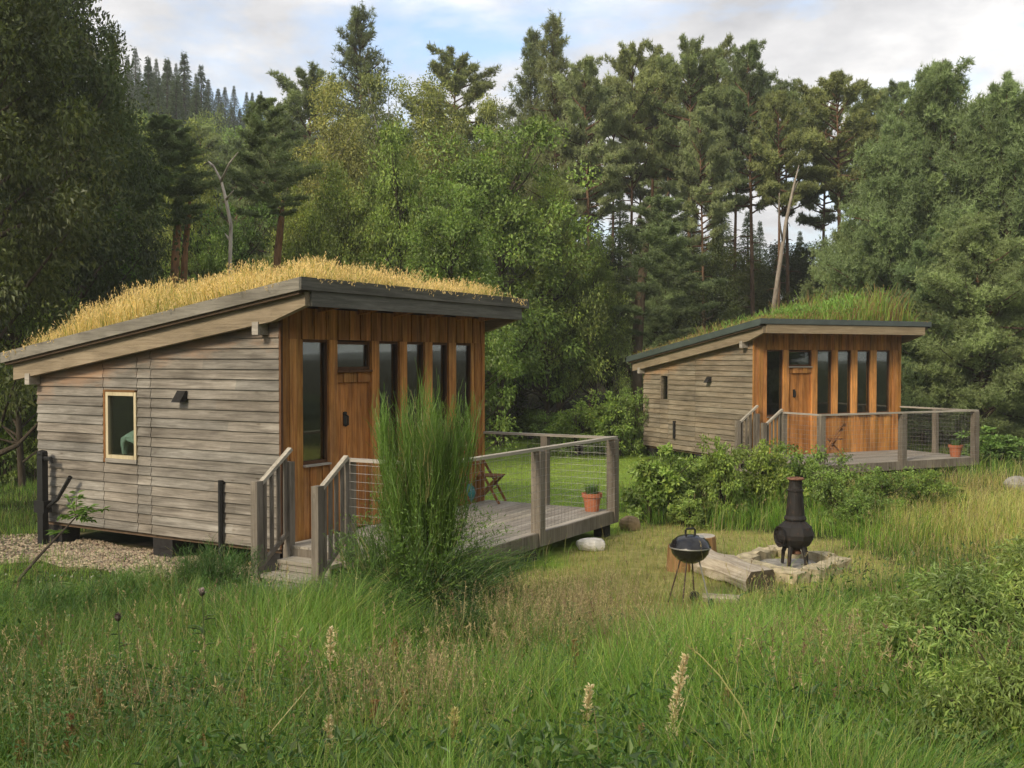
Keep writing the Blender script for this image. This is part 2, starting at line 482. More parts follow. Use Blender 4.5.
# ------------------------------------------------------------------ cabins
def clip(poly, f):
    """keep the part of a (v,z) polygon where f(v,z) >= 0 (f linear)"""
    o = []
    for i in range(len(poly)):
        a, b = poly[i], poly[(i + 1) % len(poly)]
        fa, fb = f(*a), f(*b)
        if fa >= 0: o.append(a)
        if fa * fb < 0:
            t = fa / (fa - fb); o.append((a[0] + (b[0] - a[0]) * t, a[1] + (b[1] - a[1]) * t))
    return o

W, L = 5.01, 5.06
def make_cabin(i, near):
    rng = random.Random(40 + i)
    c = empty('timber_cabin', CAB[i]['o'], CAB[i]['a'])
    clad = M['clad'] if near else M['clad_far']
    larch = M['larch'] if near else M['larch_far']
    # ---- side wall, lapped boards
    win = (2.76, 3.47, .99, 2.06) if near else (3.76, 4.17, 1.34, 2.11)   # v0 v1 z0 z1
    seams = [0.0, 2.47, 2.76, 3.50, L] if near else [0.0, 2.46, 3.76, 4.17, L]
    g = Geo()
    for k in range(24):
        z0, z1 = k * .14, k * .14 + .152
        for s0, s1 in zip(seams[:-1], seams[1:]):
            cuts = [s0 + .006, s1 - .006]
            if s1 - s0 > 2 and k % 2: cuts.insert(1, s0 + rng.uniform(.3, .7) * (s1 - s0))
            for a, b in zip(cuts[:-1], cuts[1:]):
                polys = [[(a, z0), (b, z0), (b, z1), (a, z1)]]
                if (abs(s0 - win[0]) < .06 and abs(s1 - win[1]) < .06):
                    lowp = clip(polys[0], lambda v, z: win[2] - z); hip = clip(polys[0], lambda v, z: z - win[3])
                    polys = [lowp, hip]
                t = rng.uniform(.82, 1.14); tint = rng.uniform(-.03, .03)
                for p in polys:
                    if len(p) < 3: continue
                    p = clip(p, lambda v, z: ztop(v) - .26 - z)
                    if len(p) < 3: continue
                    zm = min(q[1] for q in p)
                    if max(q[1] for q in p) - zm < .01: continue
                    jz = rng.uniform(-.003, .003)
                    P = [(-.04 + .03 * (z - z0) / .152, v, z + jz) for v, z in p]
                    g.prism(P, (.02, 0, 0), (t + tint, t, t - tint))
    g.build('side_cladding', clad, c)
    # ---- wall cores (inside faces seen through the glass)
    g = Geo()
    def core(v0, v1, z0, z1=None):
        p = [(v0, z0), (v1, z0), (v1, z1 if z1 else ztop(v1) - .24), (v0, z1 if z1 else ztop(v0) - .24)]
        g.prism([(.012, v, z) for v, z in p], (.1, 0, 0))
    core(.012, win[0], 0); core(win[1], L - .012, 0); core(win[0], win[1], 0, win[2]); 
    p = [(win[0], win[3]), (win[1], win[3]), (win[1], ztop(win[1]) - .24), (win[0], ztop(win[0]) - .24)]
    g.prism([(.012, v, z) for v, z in p], (.1, 0, 0))
    g.prism([(W - .11, v, z) for v, z in ((.02, 0), (L, 0), (L, ztop(L) - .24), (.02, ztop(.02) - .24))], (.1, 0, 0))
    g.box((.115, L - .115, 0), (W - .115, L - .01, ztop(L) - .24))
    g.box((.02, .02, -.06), (W - .02, L - .02, -.005))
    g.box((.115, .115, 0), (W - .115, L - .12, .04))
    g.box((.115, 2.6, .045), (3.3, 2.68, 2.75))
    g.build('inner_wall', M['inside'], c)
    # rear and far side boards
    g = Geo()
    for k in range(24):
        z0 = k * .14
        if z0 + .14 < ztop(L) - .26: g.box((0, L - .005, z0), (W, L + .02, z0 + .135))
        p = clip([(0, z0), (L, z0), (L, z0 + .135), (0, z0 + .135)], lambda v, z: ztop(v) - .26 - z)
        if len(p) > 2: g.prism([(W - .008, v, z) for v, z in p], (.02, 0, 0))
    g.build('rear_cladding', clad, c)
    # ---- corner board beside the cladding
    Geo().box((-.036, -.03, 0), (.01, .002, 3.17)).build('corner_board', M['frame_brown'] if near else larch, c)
    # ---- front wall
    g = Geo()
    def vboards(u0, u1, z0, z1, w=.115, y=-.012, back=True):
        n = max(1, round((u1 - u0) / w)); w = (u1 - u0) / n
        for j in range(n):
            a, b = u0 + j * w, u0 + (j + 1) * w
            t = rng.uniform(.75, 1.2); pr = .016 if j % 2 else 0
            g.box((a + .002, y - pr, z0), (b - .002, y + .02, z1), (t, t * rng.uniform(.93, 1.05), t * rng.uniform(.88, 1.06)))
        if back: g.box((u0, y + .021, z0), (u1, .1, z1), (.5, .5, .5))
    ZH, ZS = 2.78, 1.08
    wins = [(.41, .92), (2.04, 2.55), (2.74, 3.22), (3.42, 3.89), (4.10, 4.60)]
    vboards(.012, .41, 0, ZH); vboards(4.60, W, 0, ZH)
    for a, b in wins: vboards(a, b, 0, ZS - .03)
    vboards(.012, W, ZH, 3.2, .125)
    vboards(1.09, 1.87, 2.18, 2.32, .16)
    g.build('front_boarding', larch, c)
    for a, b in ((.92, 1.09), (1.87, 2.04)):
        t = rng.uniform(1.15, 1.4)
        Geo().box((a, -.045, .06), (b, .1, ZH - .002), (t, t, t)).build('door_post', larch, c)
    for a, b in ((2.55, 2.74), (3.22, 3.42), (3.89, 4.10)):
        t = rng.uniform(1.1, 1.4)
        Geo().box((a, -.04, ZS - .03), (b, .1, ZH - .002), (t, t, t)).box((a, -.02, 0), (b, .1, ZS - .032), (t * .9, t * .9, t * .9)).build('window_post', larch, c)
    for a, b in wins:
        f = Geo()
        f.box((a, .0, ZS), (a + .016, .07, ZH - .003)).box((b - .016, .0, ZS), (b, .07, ZH - .003))
        f.box((a + .017, .0, ZS), (b - .017, .07, ZS + .04)).box((a + .017, .0, ZH - .04), (b - .017, .07, ZH - .003))
        wf = f.build('window', M['frame_brown'], c)
        Geo().box((a - .005, -.075, ZS - .03), (b + .005, .0, ZS - .004)).build('sill', M['rail_x'] if near else M['post'], wf)
        Geo().box((a + .016, .035, ZS + .04), (b - .016, .043, ZH - .04)).build('pane', M['glass'], wf)
        if not near and a == 2.74: Geo().box((a + .02, .06, ZH - .24), (b - .02, .075, ZH - .045)).build('roller_blind', M['concrete'], wf)
    f = Geo()
    f.box((1.092, .0, 2.36), (1.13, .07, 2.76)).box((1.83, .0, 2.36), (1.868, .07, 2.76)).box((1.131, .0, 2.36), (1.829, .07, 2.40)).box((1.131, .0, 2.72), (1.829, .07, 2.76))
    tf = f.build('transom_window', M['frame_brown'], c)
    Geo().box((1.132, .03, 2.40), (1.828, .038, 2.72)).build('pane', M['glass'], tf)
    Geo().box((1.092, -.055, 2.325), (1.868, .0, 2.356)).build('sill', M['rail_x'] if not near else M['frame_brown'], tf)
    # door of vertical boards, iron handle
    g = Geo(); n = 6
    for j in range(n):
        a = 1.095 + j * .77 / n; t = rng.uniform(.8, 1.25)
        g.box((a + .0015, .018, .075), (a + .77 / n - .0015, .06, 2.175), (t, t * .92, t * .85))
    d = g.build('door', larch, c)
    h = Geo().box((1.28, -.002, 1.56), (1.345, .017, 1.76)).tube([(1.31, -.0, 1.72), (1.31, -.05, 1.70), (1.31, -.05, 1.58), (1.31, 0, 1.56)], .014, 6)
    h.lathe([(.0, -.03), (.035, -.025), (.035, .0)], 10, M=Matrix.Translation((1.31, 0, 1.73)) @ Matrix.Rotation(PI / 2, 4, 'X'))
    h.build('handle', M['black'], d)
    # ---- side window
    v0, v1, z0, z1 = win
    f = Geo()
    if near:
        f.box((-.055, v1 - .045, z0), (.012, v1, z1), (.4, .22, .12))           # brown reveal
        f.box((-.055, v0 + .02, z1 - .03), (.012, v1 - .046, z1), (.3, .18, .1))
        f.box((-.05, v0 + .001, z0 + .06), (.02, v0 + .048, z1 - .031)); f.box((-.05, v1 - .1, z0 + .06), (.02, v1 - .046, z1 - .031))
        f.box((-.05, v0 + .056, z0 + .06), (.02, v1 - .101, z0 + .11)); f.box((-.05, v0 + .056, z1 - .085), (.02, v1 - .101, z1 - .031))
        sw = f.build('side_window', M['frame_pale'], c)
        Geo().box((-.06, v0 - .01, z0), (.01, v1 - .046, z0 + .058), (.75, .75, .75)).build('sill', M['rail_y'], sw)
        Geo().box((-.01, v0 + .05, z0 + .105), (-.004, v1 - .095, z1 - .08)).build('pane', M['glass'], sw)
    else:
        f.box((-.03, v1 - .05, z0), (.1, v1, z1)); f.box((-.03, v0, z0), (.1, v0 + .03, z1)); f.box((-.03, v0 + .031, z0), (.1, v1 - .051, z0 + .05)); f.box((-.03, v0 + .031, z1 - .05), (.1, v1 - .051, z1))
        sw = f.build('side_window', M['clad_far'], c)
        Geo().box((.05, v0 + .031, z0 + .05), (.056, v1 - .051, z1 - .05)).build('pane', M['glass'], sw)
    # vent hood
    g = Geo(); vv = 1.8
    g.prism([(-.036, vv - .085, 2.07), (-.036, vv + .085, 2.07), (-.036, vv + .085, 1.93), (-.036, vv - .085, 1.93)], [(-.03, 0, 0), (-.03, 0, 0), (-.14, 0, -.02), (-.14, 0, -.02)])
    g.build('vent_hood', M['pier'], c)
    # dark cable pipe down the boards
    pv, ph = (1.04, .86) if near else (3.4, .8)
    Geo().tube([(-.075, pv, ph), (-.075, pv, -.3 if near else .3)], .036, 8).tube([(-.01, pv, ph - .03), (-.075, pv, ph - .03)], .03, 8).build('cable_pipe', M['black'], c)
    # ---- roof
    U0, U1, V0, V1 = -.34, 5.43, -.63, 5.51
    def slab(u0, u1, v0, v1, d0, d1, g, c=(1, 1, 1)):
        """roof-parallel slab between d0 and d1 below the kerb top line"""
        g.prism([(u0, v0, ztop(v0) - d1), (u1, v0, ztop(v0) - d1), (u1, v1, ztop(v1) - d1), (u0, v1, ztop(v1) - d1)], (0, 0, d1 - d0), c)
    g = Geo()
    slab(U0 + .045, U1 - .045, V0 + .045, V1 - .045, .12, .2, g)
    roof = g.build('roof', M['inside'], c)  # dark brown slab edge stands in for the shadow gap below the kerb
    g = Geo()
    t = (1, 1, 1) if near else (.9, .95, .9)
    slab(U0, U0 + .04, V0 + .001, V1, .0, .16, g, t); slab(U1 - .04, U1, V0 + .001, V1, .0, .16, g, t)
    g.build('roof_kerb', M['kerb'] if near else M['trim_metal'], roof)
    g = Geo(); slab(U0 - .002, U1 + .002, V0 - .04, V0, .0, .16 if near else .13, g)
    g.build('front_kerb', M['kerb_x'] if near else M['trim_metal'], roof)
    g = Geo(); slab(U0 + .041, U1 - .041, V1 - .04, V1 - .001, 0, .16, g); g.build('rear_kerb', M['kerb_x'], roof)
    g = Geo(); g.box((-.12, V0 - .015, 3.185), (5.22, V0 + .04, 3.38 if near else 3.405)); g.build('fascia', M['kerb_x'] if near else M['barge_x'], roof)
    # barge beams with tapered front ends
    for uu in (-.21, W + .11):
        g = Geo()
        g.prism([(uu, 5.38, ztop(5.38) - .445), (uu, -.04, 3.0), (uu, -.04, ztop(-.04) - .17), (uu, 5.38, ztop(5.38) - .17)], (.1, 0, 0))
        g.prism([(uu, -.041, 3.0), (uu, -.612, 3.19), (uu, -.612, ztop(-.61) - .17), (uu, -.041, ztop(-.04) - .17)], (.1, 0, 0))
        g.build('barge_beam', M['barge'], roof)
    for vv, zz in ((.24, 2.83), (5.02, 2.12)):
        g = Geo(); g.box((-.225, vv - .055, zz), (-.036, vv + .055, zz + .17)); g.build('wall_plate_end', M['rail_y'], c)
    for uu in (.7, 1.55, 2.4, 3.25, 4.1, 4.8):
        g = Geo(); g.prism([(uu, -.585, ztop(-.58) - .3), (uu + .06, -.585, ztop(-.58) - .3), (uu + .06, -.035, ztop(-.035) - .3), (uu, -.035, ztop(-.035) - .3)], (0, 0, .098))
        g.build('rafter', larch, roof)
    g = Geo(); slab(U0 + .045, U1 - .045, V0 + .005, V1 - .045, .03, .119, g); g.build('turf_soil', M['soil'], roof)
    # ---- piers
    for (u, v) in ((.18, .25), (.18, 2.3), (.18, 4.75), (4.8, .3), (4.8, 2.5), (4.8, 4.75), (2.5, .3)):
        g = Geo()
        for k in range(2): g.box((u - .16, v - .2, -.36 + k * .152), (u + .16, v + .2, -.36 + k * .152 + .148))
        g.build('pier', M['pier'], c)
    # ---- turf
    rng2 = np.random.default_rng(60 + i)
    g = Geo()
    n = 44000 if near else 13000
    u = rng2.uniform(U0 + .06, U1 - .06, n); v = rng2.uniform(V0 + .03, V1 - .06, n)
    edge = np.minimum(np.minimum(u - U0, U1 - u), np.minimum(v - V0, V1 - v))
    nz = noise2(u, v, 2.0, 21)
    if near:
        hh = (.1 + .55 * rng2.random(n) ** .8) * (1 + .3 * nz + .15 * noise2(u, v, .6, 24)) * (.5 + .5 * sm(edge / .5)) * (1 - .88 * sm((u - 4.1) / .9)) * (.55 + .5 * sm((v + .4) / 1.8)) * (1 - .88 * sm((v - 4.3) / .9))
        gold = np.array([.85, .62, .2]); straw = np.array([.87, .73, .36]); green = np.array([.3, .33, .07])
        k = rng2.uniform(0, 1, (n, 1)); cc = gold * k + straw * (1 - k)
        gm = (rng2.uniform(0, 1, n) < .1 + .55 * sm((u - 4.3) / .8) + .4 * sm((noise2(u, v, 1.2, 27) - .25) / .5) + .25 * (edge < .18))[:, None]
        cc = np.where(gm, green, cc) * rng2.uniform(.7, 1.2, (n, 1))
    else:
        hh = rng2.uniform(.2, .95, n) * (1 + .4 * nz) * (.3 + .8 * sm((u - .8) / 2.6)) * (1 - .85 * sm((u - 4.5) / .6)) * (.6 + .4 * sm(edge / .6))
        green = np.array([.24, .38, .06]); yel = np.array([.33, .29, .09]); red = np.array([.28, .15, .07])
        k = rng2.uniform(0, 1, n)
        left = sm((2.0 - u) / 2.2)
        cc = np.where((k < .55 - .45 * left)[:, None], green, np.where((k < .8)[:, None], yel, red)) * rng2.uniform(.7, 1.25, (n, 1))
    base = np.stack([u, v, ztop(v) - .03], -1)
    th = rng2.uniform(0, 2 * PI, n); lean = hh * rng2.uniform(.05, .45, n)
    dirv = np.stack([np.cos(th), np.sin(th), 0 * th], -1)
    dirv[:, 0] += .35
    over = (edge < .16) & (rng2.random(n) < .55)          # growth hanging over the roof edge
    od = np.where((np.minimum(v - V0, V1 - v) < np.minimum(u - U0, U1 - u))[:, None], np.stack([0 * u, np.sign(v - 2), 0 * u], -1), np.stack([np.sign(u - 2.5), 0 * u, 0 * u], -1))
    dirv = np.where(over[:, None], dirv * .35 + od, dirv); lean = np.where(over, np.maximum(lean, .13), lean)
    tip = base + dirv * lean[:, None] + np.array([0, 0, 1.]) * hh[:, None]
    mid = base + dirv * (lean * .3)[:, None] + np.array([0, 0, .6]) * hh[:, None]
    th2 = rng2.uniform(0, PI, n); side = np.stack([np.cos(th2), np.sin(th2), 0 * th2], -1)
    g.ribbons(np.stack([base, mid, tip], 1), np.full(n, .0085 if near else .022) * rng2.uniform(.6, 1.3, n), side, cc, .3)
    # seed heads
    m = rng2.random(n) < (.55 if near else .25)
    P = np.repeat(tip[m], 3, 0) - np.array([0, 0, 1.]) * rng2.uniform(0, .1, (3 * m.sum(), 1)); nn = len(P)
    D = rng2.normal(0, 1, (nn, 3)) * .5 + np.array([.2, 0, 1.])
    hc = (np.array([.8, .6, .28]) if near else np.array([.38, .24, .11]))
    g.leaves(P, D, rng2.normal(0, 1, (nn, 3)), rng2.uniform(.03, .06, nn), rng2.uniform(.008, .018, nn), hc * rng2.uniform(.7, 1.2, (nn, 1)))
    if not near:   # broad weeds
        nn = 11000; uu = rng2.uniform(.8, 4.7, nn); vv = rng2.uniform(-.4, 5.2, nn)
        keep = noise2(uu, vv, 1.4, 33) > .1; uu, vv = uu[keep], vv[keep]; nn = len(uu)
        P = np.stack([uu, vv, ztop(vv) + rng2.uniform(0, .95, nn) * (.45 + .55 * sm((uu - 2) / 2))], -1)
        g.leaves(P, rng2.normal(0, 1, (nn, 3)) * .5 + np.array([0, 0, 1.]), rng2.normal(0, 1, (nn, 3)), rng2.uniform(.08, .2, nn), rng2.uniform(.02, .05, nn), np.array([.22, .36, .07]) * rng2.uniform(.6, 1.3, (nn, 1)))
    o = g.build('turf_grass', M['dry'] if near else M['grass'], roof, kind='stuff')
    return c

c1 = make_cabin(0, True); c2 = make_cabin(1, False)
tag(c1, 'grey boarded timber cabin whose sloping roof is covered in golden dry grass', 'cabin')
tag(c2, 'timber cabin with bright orange front and green weedy roof, under the pines', 'cabin')

# ------------------------------------------------------------------ decks with steps and railings
def make_deck(i):
    rng = random.Random(70 + i)
    d = empty('wooden_deck', CAB[i]['o'], CAB[i]['a'])
    DD, ZD, ZR = 2.46, .07, 1.265
    g = Geo(); k = 0; v = -.03
    n = 17; w = (DD - .03) / n
    for j in range(n):
        b = -.05 - j * w; t = rng.uniform(.8, 1.15)
        g.box((-.02, b - w + .008, ZD - .03), (W + .06, b, ZD), (t, t, t * rng.uniform(.95, 1.02)))
    g.build('deck_boards', M['deck'], d)
    g = Geo()
    g.box((-.02, -DD - .05, ZD - .2), (W + .06, -DD - .022, ZD - .002)); g.build('front_joist', M['post'], d)
    g = Geo(); g.box((-.03, -DD - .02, ZD - .2), (-.005, -.05, ZD - .032)); g.build('edge_joist', M['post'], d)
    g = Geo(); g.box((W + .035, -DD - .02, ZD - .2), (W + .058, -.05, ZD - .032)); g.build('edge_joist', M['post'], d)
    g = Geo()
    for j in range(9): g.box((.3 + j * .52, -DD, ZD - .18), (.35 + j * .52, -.06, ZD - .032))
    g.build('floor_joist', M['post'], d)
    for (u, v) in ((.2, -DD + .15), (2.5, -DD + .15), (W - .15, -DD + .12), (2.5, -1.2), (W - .15, -.6)):
        Geo().box((u - .1, v - .1, -.42), (u + .1, v + .1, ZD - .2)).build('support_block', M['pier'], d)
    # railing posts
    for (u, v, s) in ((.0, -1.15, .12), (.02, -DD + .03, .14), (2.54, -DD - .0, .15), (W, -DD + .0, .15), (W, -1.22, .12)):
        t = rng.uniform(.85, 1.15)
        Geo().box((u - s / 2, v - s / 2, ZD - .19), (u + s / 2, v + s / 2, ZR - .042), (t, t, t)).build('post', M['post'], d)
    Geo().beam((-.05, -DD, ZR - .02), (W + .08, -DD, ZR - .02), .1, .04, c=(1.05, 1.05, 1.02)).build('handrail', M['rail_x'], d)
    Geo().beam((W, -DD + .052, ZR - .022), (W, -.03, ZR - .022), .1, .038).build('handrail', M['rail_y'], d)
    Geo().beam((0, -DD + .052, ZR - .022), (0, -1.05, ZR - .022), .1, .038).build('handrail', M['rail_y'], d)
    # wire netting
    g = Geo()
    def net(a, b):
        a, b = Vector(a), Vector(b); ln = (b - a).length
        for k in range(11):
            z = ZD + .07 + k * .105; g.tube([a + Vector((0, 0, z)), b + Vector((0, 0, z))], .0022, 3, caps=False)
        for k in range(int(ln / .105)):
            p = a + (b - a) * ((k + .5) * .105 / ln); g.tube([p + Vector((0, 0, ZD + .06)), p + Vector((0, 0, ZR - .05))], .0018, 3, caps=False)
    net((0, -DD - .078, 0), (W, -DD - .078, 0)); net((W + .078, -DD, 0), (W + .078, -.03, 0)); net((-.078, -DD, 0), (-.078, -1.2, 0))
    g.build('wire_netting', M['steel'], d)
    # steps
    st = empty('steps', (0, 0, 0)); st.parent = d
    for k in range(2):
        u1 = -.03 - k * .3; z = ZD - .13 - k * .135
        t = rng.uniform(.85, 1.05)
        Geo().box((u1 - .29, -1.08, z - .045), (u1 + .02, -.22, z), (t, t, t * .95)).build('tread', M['rail_y'], st)
        Geo().box((u1 - .27, -1.07, z - .13), (u1 - .24, -.23, z - .047), (.8, .8, .8)).build('riser', M['rail_y'], st)
    zg = -CAB[i]['o'][2]
    for v in (-.15, -1.15):
        rl = empty('stair_railing', (0, 0, 0)); rl.parent = d
        Geo().box((-.66, v - .055, zg), (-.55, v + .055, 1.31 + zg)).build('newel_post', M['post'], rl)
        if v > -1:
            Geo().box((-.06, v - .05, -.2), (.04, v + .05, 1.17)).build('newel_post', M['post'], rl)
        za, zb = 1.31 + zg - .06, 1.31 + zg + .36
        ua, ub = -.57, .01 if v > -1 else -.055
        Geo().beam((ua, v, za), (ub, v, zb - (.0 if v > -1 else .05)), .07, .045, c=(1.1, 1.1, 1.05)).build('handrail', M['rail_x'], rl)
        Geo().beam((ua, v, zg + .2), (ub, v, zg + .62), .05, .05).build('bottom_rail', M['post'], rl)
        for k in range(4):
            u = ua + (k + .8) / 4.6 * (ub - ua); f = (u - ua) / (ub - ua)
            Geo().box((u - .02, v - .02, zg + .2 + .42 * f), (u + .02, v + .02, za + .38 * f - .02)).build('baluster', M['post'], rl)
    return d
d1 = make_deck(0); d2 = make_deck(1)
tag(d1, 'weathered grey deck with steps and wire railing beside the golden roofed cabin', 'deck')
tag(d2, 'pale deck with post railing in front of the orange fronted cabin', 'deck')

# concrete step at the foot of the stairs
p = to_world(0, -.95, -.65); 
g = Geo(); g.box((-.2, -.5, -.02), (.25, .5, .06)); o = g.build('paving_slab', M['concrete']); o.location = (p.x, p.y, 0); o.rotation_euler = (0, 0, CAB[0]['a'])
tag(o, 'worn concrete slab at the foot of the deck steps', 'slab')

# black post with a lever by the rear corner
hp = empty('hand_pump', to_world(0, -.2, 4.7, -CAB[0]['o'][2]), CAB[0]['a'])
g = Geo(); g.box((-.05, -.065, 0), (.05, .065, 1.42)); g.lathe([(0, 1.46), (.07, 1.44), (.075, 1.40)], 12); g.build('post', M['black'], hp)
Geo().tube([(0, -.05, 1.33), (0, -.2, 1.33), (0, -.21, 1.26)], .035, 8).build('spout', M['black'], hp)
g = Geo(); g.box((-.07, -.12, .5), (.07, .12, .68)); g.tube([(0, -.1, .58), (0, -.35, .72), (0, -.66, 1.08)], [.03, .028, .035], 8); g.build('lever', M['black'], hp)
tag(hp, 'black iron post with a slanting lever beside the grey cabin wall', 'pump')

# figurine behind the side window
fg = bpy.data.meshes.new('horse_figurine')
pv = [(0, 0, .2), (0, .1, .21), (0, -.08, .22), (0, -.13, .33), (0, -.15, .39), (0, -.1, .41), (.025, .11, .1), (.025, .12, 0), (-.025, .11, .1), (-.025, .1, 0), (.025, -.08, .1), (.025, -.09, 0), (-.025, -.08, .1), (-.025, -.07, 0), (0, .15, .16), (0, .16, .08)]
fg.from_pydata(pv, [(0, 1), (0, 2), (2, 3), (3, 4), (4, 5), (1, 6), (6, 7), (1, 8), (8, 9), (2, 10), (10, 11), (2, 12), (12, 13), (1, 14), (14, 15)], [])
rad = [.05, .05, .05, .032, .025, .018, .018, .014, .018, .014, .018, .014, .018, .014, .012, .008]
fo = bpy.data.objects.new('horse_figurine', fg); COL.objects.link(fo)
md = fo.modifiers.new('skin', 'SKIN')
for k, r in enumerate(rad): fg.skin_vertices[0].data[k].radius = (r, r)
fg.skin_vertices[0].data[0].use_root = True
md2 = fo.modifiers.new('sub', 'SUBSURF'); md2.levels = 1; md2.render_levels = 1
m, nt, out = newmat('pale_teal_figurine'); finish(nt, out, ramp(nt, noise_n(nt, objcoord(nt), 14), [(.3, (.5, .72, .66)), (.7, (.6, .8, .74))]), .5); fg.materials.append(m)
fo.scale = (1.3, 1.5, 1.3); fo.location = to_world(0, .075, 3.0, 1.1); fo.rotation_euler = (0, 0, CAB[0]['a'])
tag(fo, 'pale teal animal figurine behind the small side window', 'figurine')
g = Geo(); g.box((.115, 2.7, 1.06), (.3, 3.4, 1.1)); g.build('window_shelf', M['inside'], c1)

# ------------------------------------------------------------------ deck furniture, pots
def folding_chair():
    r = empty('folding_chair', (0, 0, 0))
    for s in (-1, 1):
        Geo().beam((.26, s * .2, 0), (-.24, s * .2, .86), .022, .04, up=(1, 0, 0)).build('leg', M['chair'], r)
        Geo().beam((-.22, s * .175, 0), (.22, s * .175, .45), .022, .04, up=(1, 0, 0)).build('leg', M['chair'], r)
    g = Geo()
    for k in range(6): g.box((-.17 + k * .072, -.2, .45), (-.17 + k * .072 + .058, .2, .47))
    g.build('seat', M['chair'], r)
    for z in (.66, .78):
        x = .26 - .5 * (z + .03) / .86
        g = Geo(); g.box((x - .012, -.225, z), (x + .01, .225, z + .075)); g.build('back_slat', M['chair'], r)
    g = Geo(); g.tube([(.12, -.19, .24), (.12, .19, .24)], .01, 6); g.tube([(-.12, -.17, .1), (-.12, .17, .1)], .01, 6); g.build('stretcher', M['chair'], r)
    return r
ch = folding_chair(); q = at(488, 502, .405); ch.location = (q.x, q.y, .406); ch.rotation_euler = (0, 0, -.28)
tag(ch, 'wooden folding chair on the near deck with its open side towards the lawn', 'chair', 'folding chairs on the decks')
cb = copy_tree(ch); q = at(456, 508, .405); cb.location = (q.x - .1, q.y + .35, .406); cb.rotation_euler = (0, 0, .9)
tag(cb, 'wooden folding chair half hidden behind the tall broom bush', 'chair', 'folding chairs on the decks')
cc_ = copy_tree(ch); q = to_world(1, 1.75, -1.0, .071); cc_.location = q; cc_.rotation_euler = (0, 0, 2.6)
tag(cc_, 'wooden folding chair on the far deck below the orange boards', 'chair', 'folding chairs on the decks')

def pot(name, loc, r, h, plant, label):
    e = empty(name, loc)
    g = Geo(); g.lathe([(0, 0), (r * .68, 0), (r * .9, h * .78), (r * 1.02, h * .78), (r * 1.05, h), (r * .93, h), (r * .9, h * .88), (0, h * .88)], 22)
    g.build('pot', M['terracotta'], e, smooth=False)
    rng = np.random.default_rng(int(h * 1000))
    n = 160
    a = rng.uniform(0, 2 * PI, n); rr = r * .6 * np.sqrt(rng.random(n))
    b = np.stack([rr * np.cos(a), rr * np.sin(a), np.full(n, h * .88)], -1)
    hh = rng.uniform(.5, 1, n) * plant
    d = np.stack([np.cos(a), np.sin(a), 0 * a], -1)
    pts = np.stack([b, b + d * (hh * .12)[:, None] + np.array([0, 0, 1]) * (hh * .6)[:, None], b + d * (hh * .4)[:, None] + np.array([0, 0, 1]) * hh[:, None]], 1)
    g = Geo(); g.ribbons(pts, np.full(n, .012), np.cross(d, [0, 0, 1.]), np.array([.08, .16, .04]) * rng.uniform(.6, 1.4, (n, 1)))
    g.build('plant', M['leaf'], e)
    tag(e, label, 'plant pot', 'terracotta pots on the decks')
q = at(592, 511, .405); pot('plant_pot', (q.x, q.y, .406), .16, .29, .22, 'terracotta pot with grassy sprouts at the corner of the near deck')
q = to_world(1, W - .38, -2.2, .071); pot('plant_pot', q, .17, .30, .2, 'bright orange terracotta pot at the corner of the far deck')
q = at(466, 503, .405)
e = empty('glazed_pot', (q.x, q.y, .406))
Geo().lathe([(0, 0), (.08, 0), (.14, .08), (.165, .17), (.14, .27), (.1, .31), (.11, .335), (.085, .335), (.08, .3), (0, .28)], 20).build('pot', M['teal'], e, smooth=True)
tag(e, 'round teal glazed pot on the near deck by the folding chair', 'pot')

# ------------------------------------------------------------------ garden things
def rock(name, loc, s, mat, seed, label, cat='rock', rz=0):
    rng = np.random.default_rng(seed)
    g = Geo(); nu, nv = 14, 9
    dirs = norm(rng.normal(0, 1, (9, 3)))
    v = []
    for a in range(nv + 1):
        for b in range(nu):
            t, p = PI * a / nv, 2 * PI * b / nu
            d = np.array([math.sin(t) * math.cos(p), math.sin(t) * math.sin(p), math.cos(t)])
            k = 1 - .55 * max(0, float((dirs @ d).max()) - .72) + .05 * math.sin(5 * p + seed) * math.sin(t)
            v.append(d * k * np.array(s) + np.array([0, 0, s[2] * .55]))
    qd = [(a * nu + b, (a + 1) * nu + b, (a + 1) * nu + (b + 1) % nu, a * nu + (b + 1) % nu) for a in range(nv) for b in range(nu)]
    g.add(v, qd); o = g.build(name, mat, smooth=False); o.location = loc; o.rotation_euler = (0, 0, rz)
    tag(o, label, cat); return o
q = at(591, 550); rock('boulder', (q.x, q.y, 0), (.25, .17, .13), M['white_rock'], 3, 'white rock lying on the grass under the near deck edge')
q = at(630, 530); rock('boulder', (q.x, q.y, 0), (.19, .17, .17), M['tan_rock'], 4, 'round tan boulder on the lawn near the leafy bushes')
q = at(1017, 490); rock('boulder', (q.x, q.y, 0), (.3, .22, .2), M['concrete'], 5, 'pale grey boulder in yellow grass by the far deck')

# kettle grill
q = at(690, 606)
kg = empty('kettle_grill', (q.x, q.y, 0), .3)
R = .225
bowl = [(0, .5), (.08, .505), (.16, .55), (.21, .61), (R, .665), (R + .006, .68), (R - .004, .68)]
Geo().lathe(bowl, 32).build('bowl', M['black_gloss'], kg, smooth=True)
lid = Geo().lathe([(R + .004, .683), (R + .012, .69), (R + .002, .70), (.205, .755), (.15, .80), (.08, .822), (0, .828)], 32).build('lid', M['black_gloss'], kg, smooth=True)
Geo().tube([(-.06, 0, .818), (-.06, 0, .88), (-.045, 0, .895), (.045, 0, .895), (.06, 0, .88), (.06, 0, .818)], .012, 8).build('lid_handle', M['black'], lid)
Geo().lathe([(.03, .0), (.03, .012), (0, .014)], 12, M=Matrix.Translation((.1, -.08, .805)) @ Matrix.Rotation(.5, 4, 'X')).build('vent', M['steel'], lid)
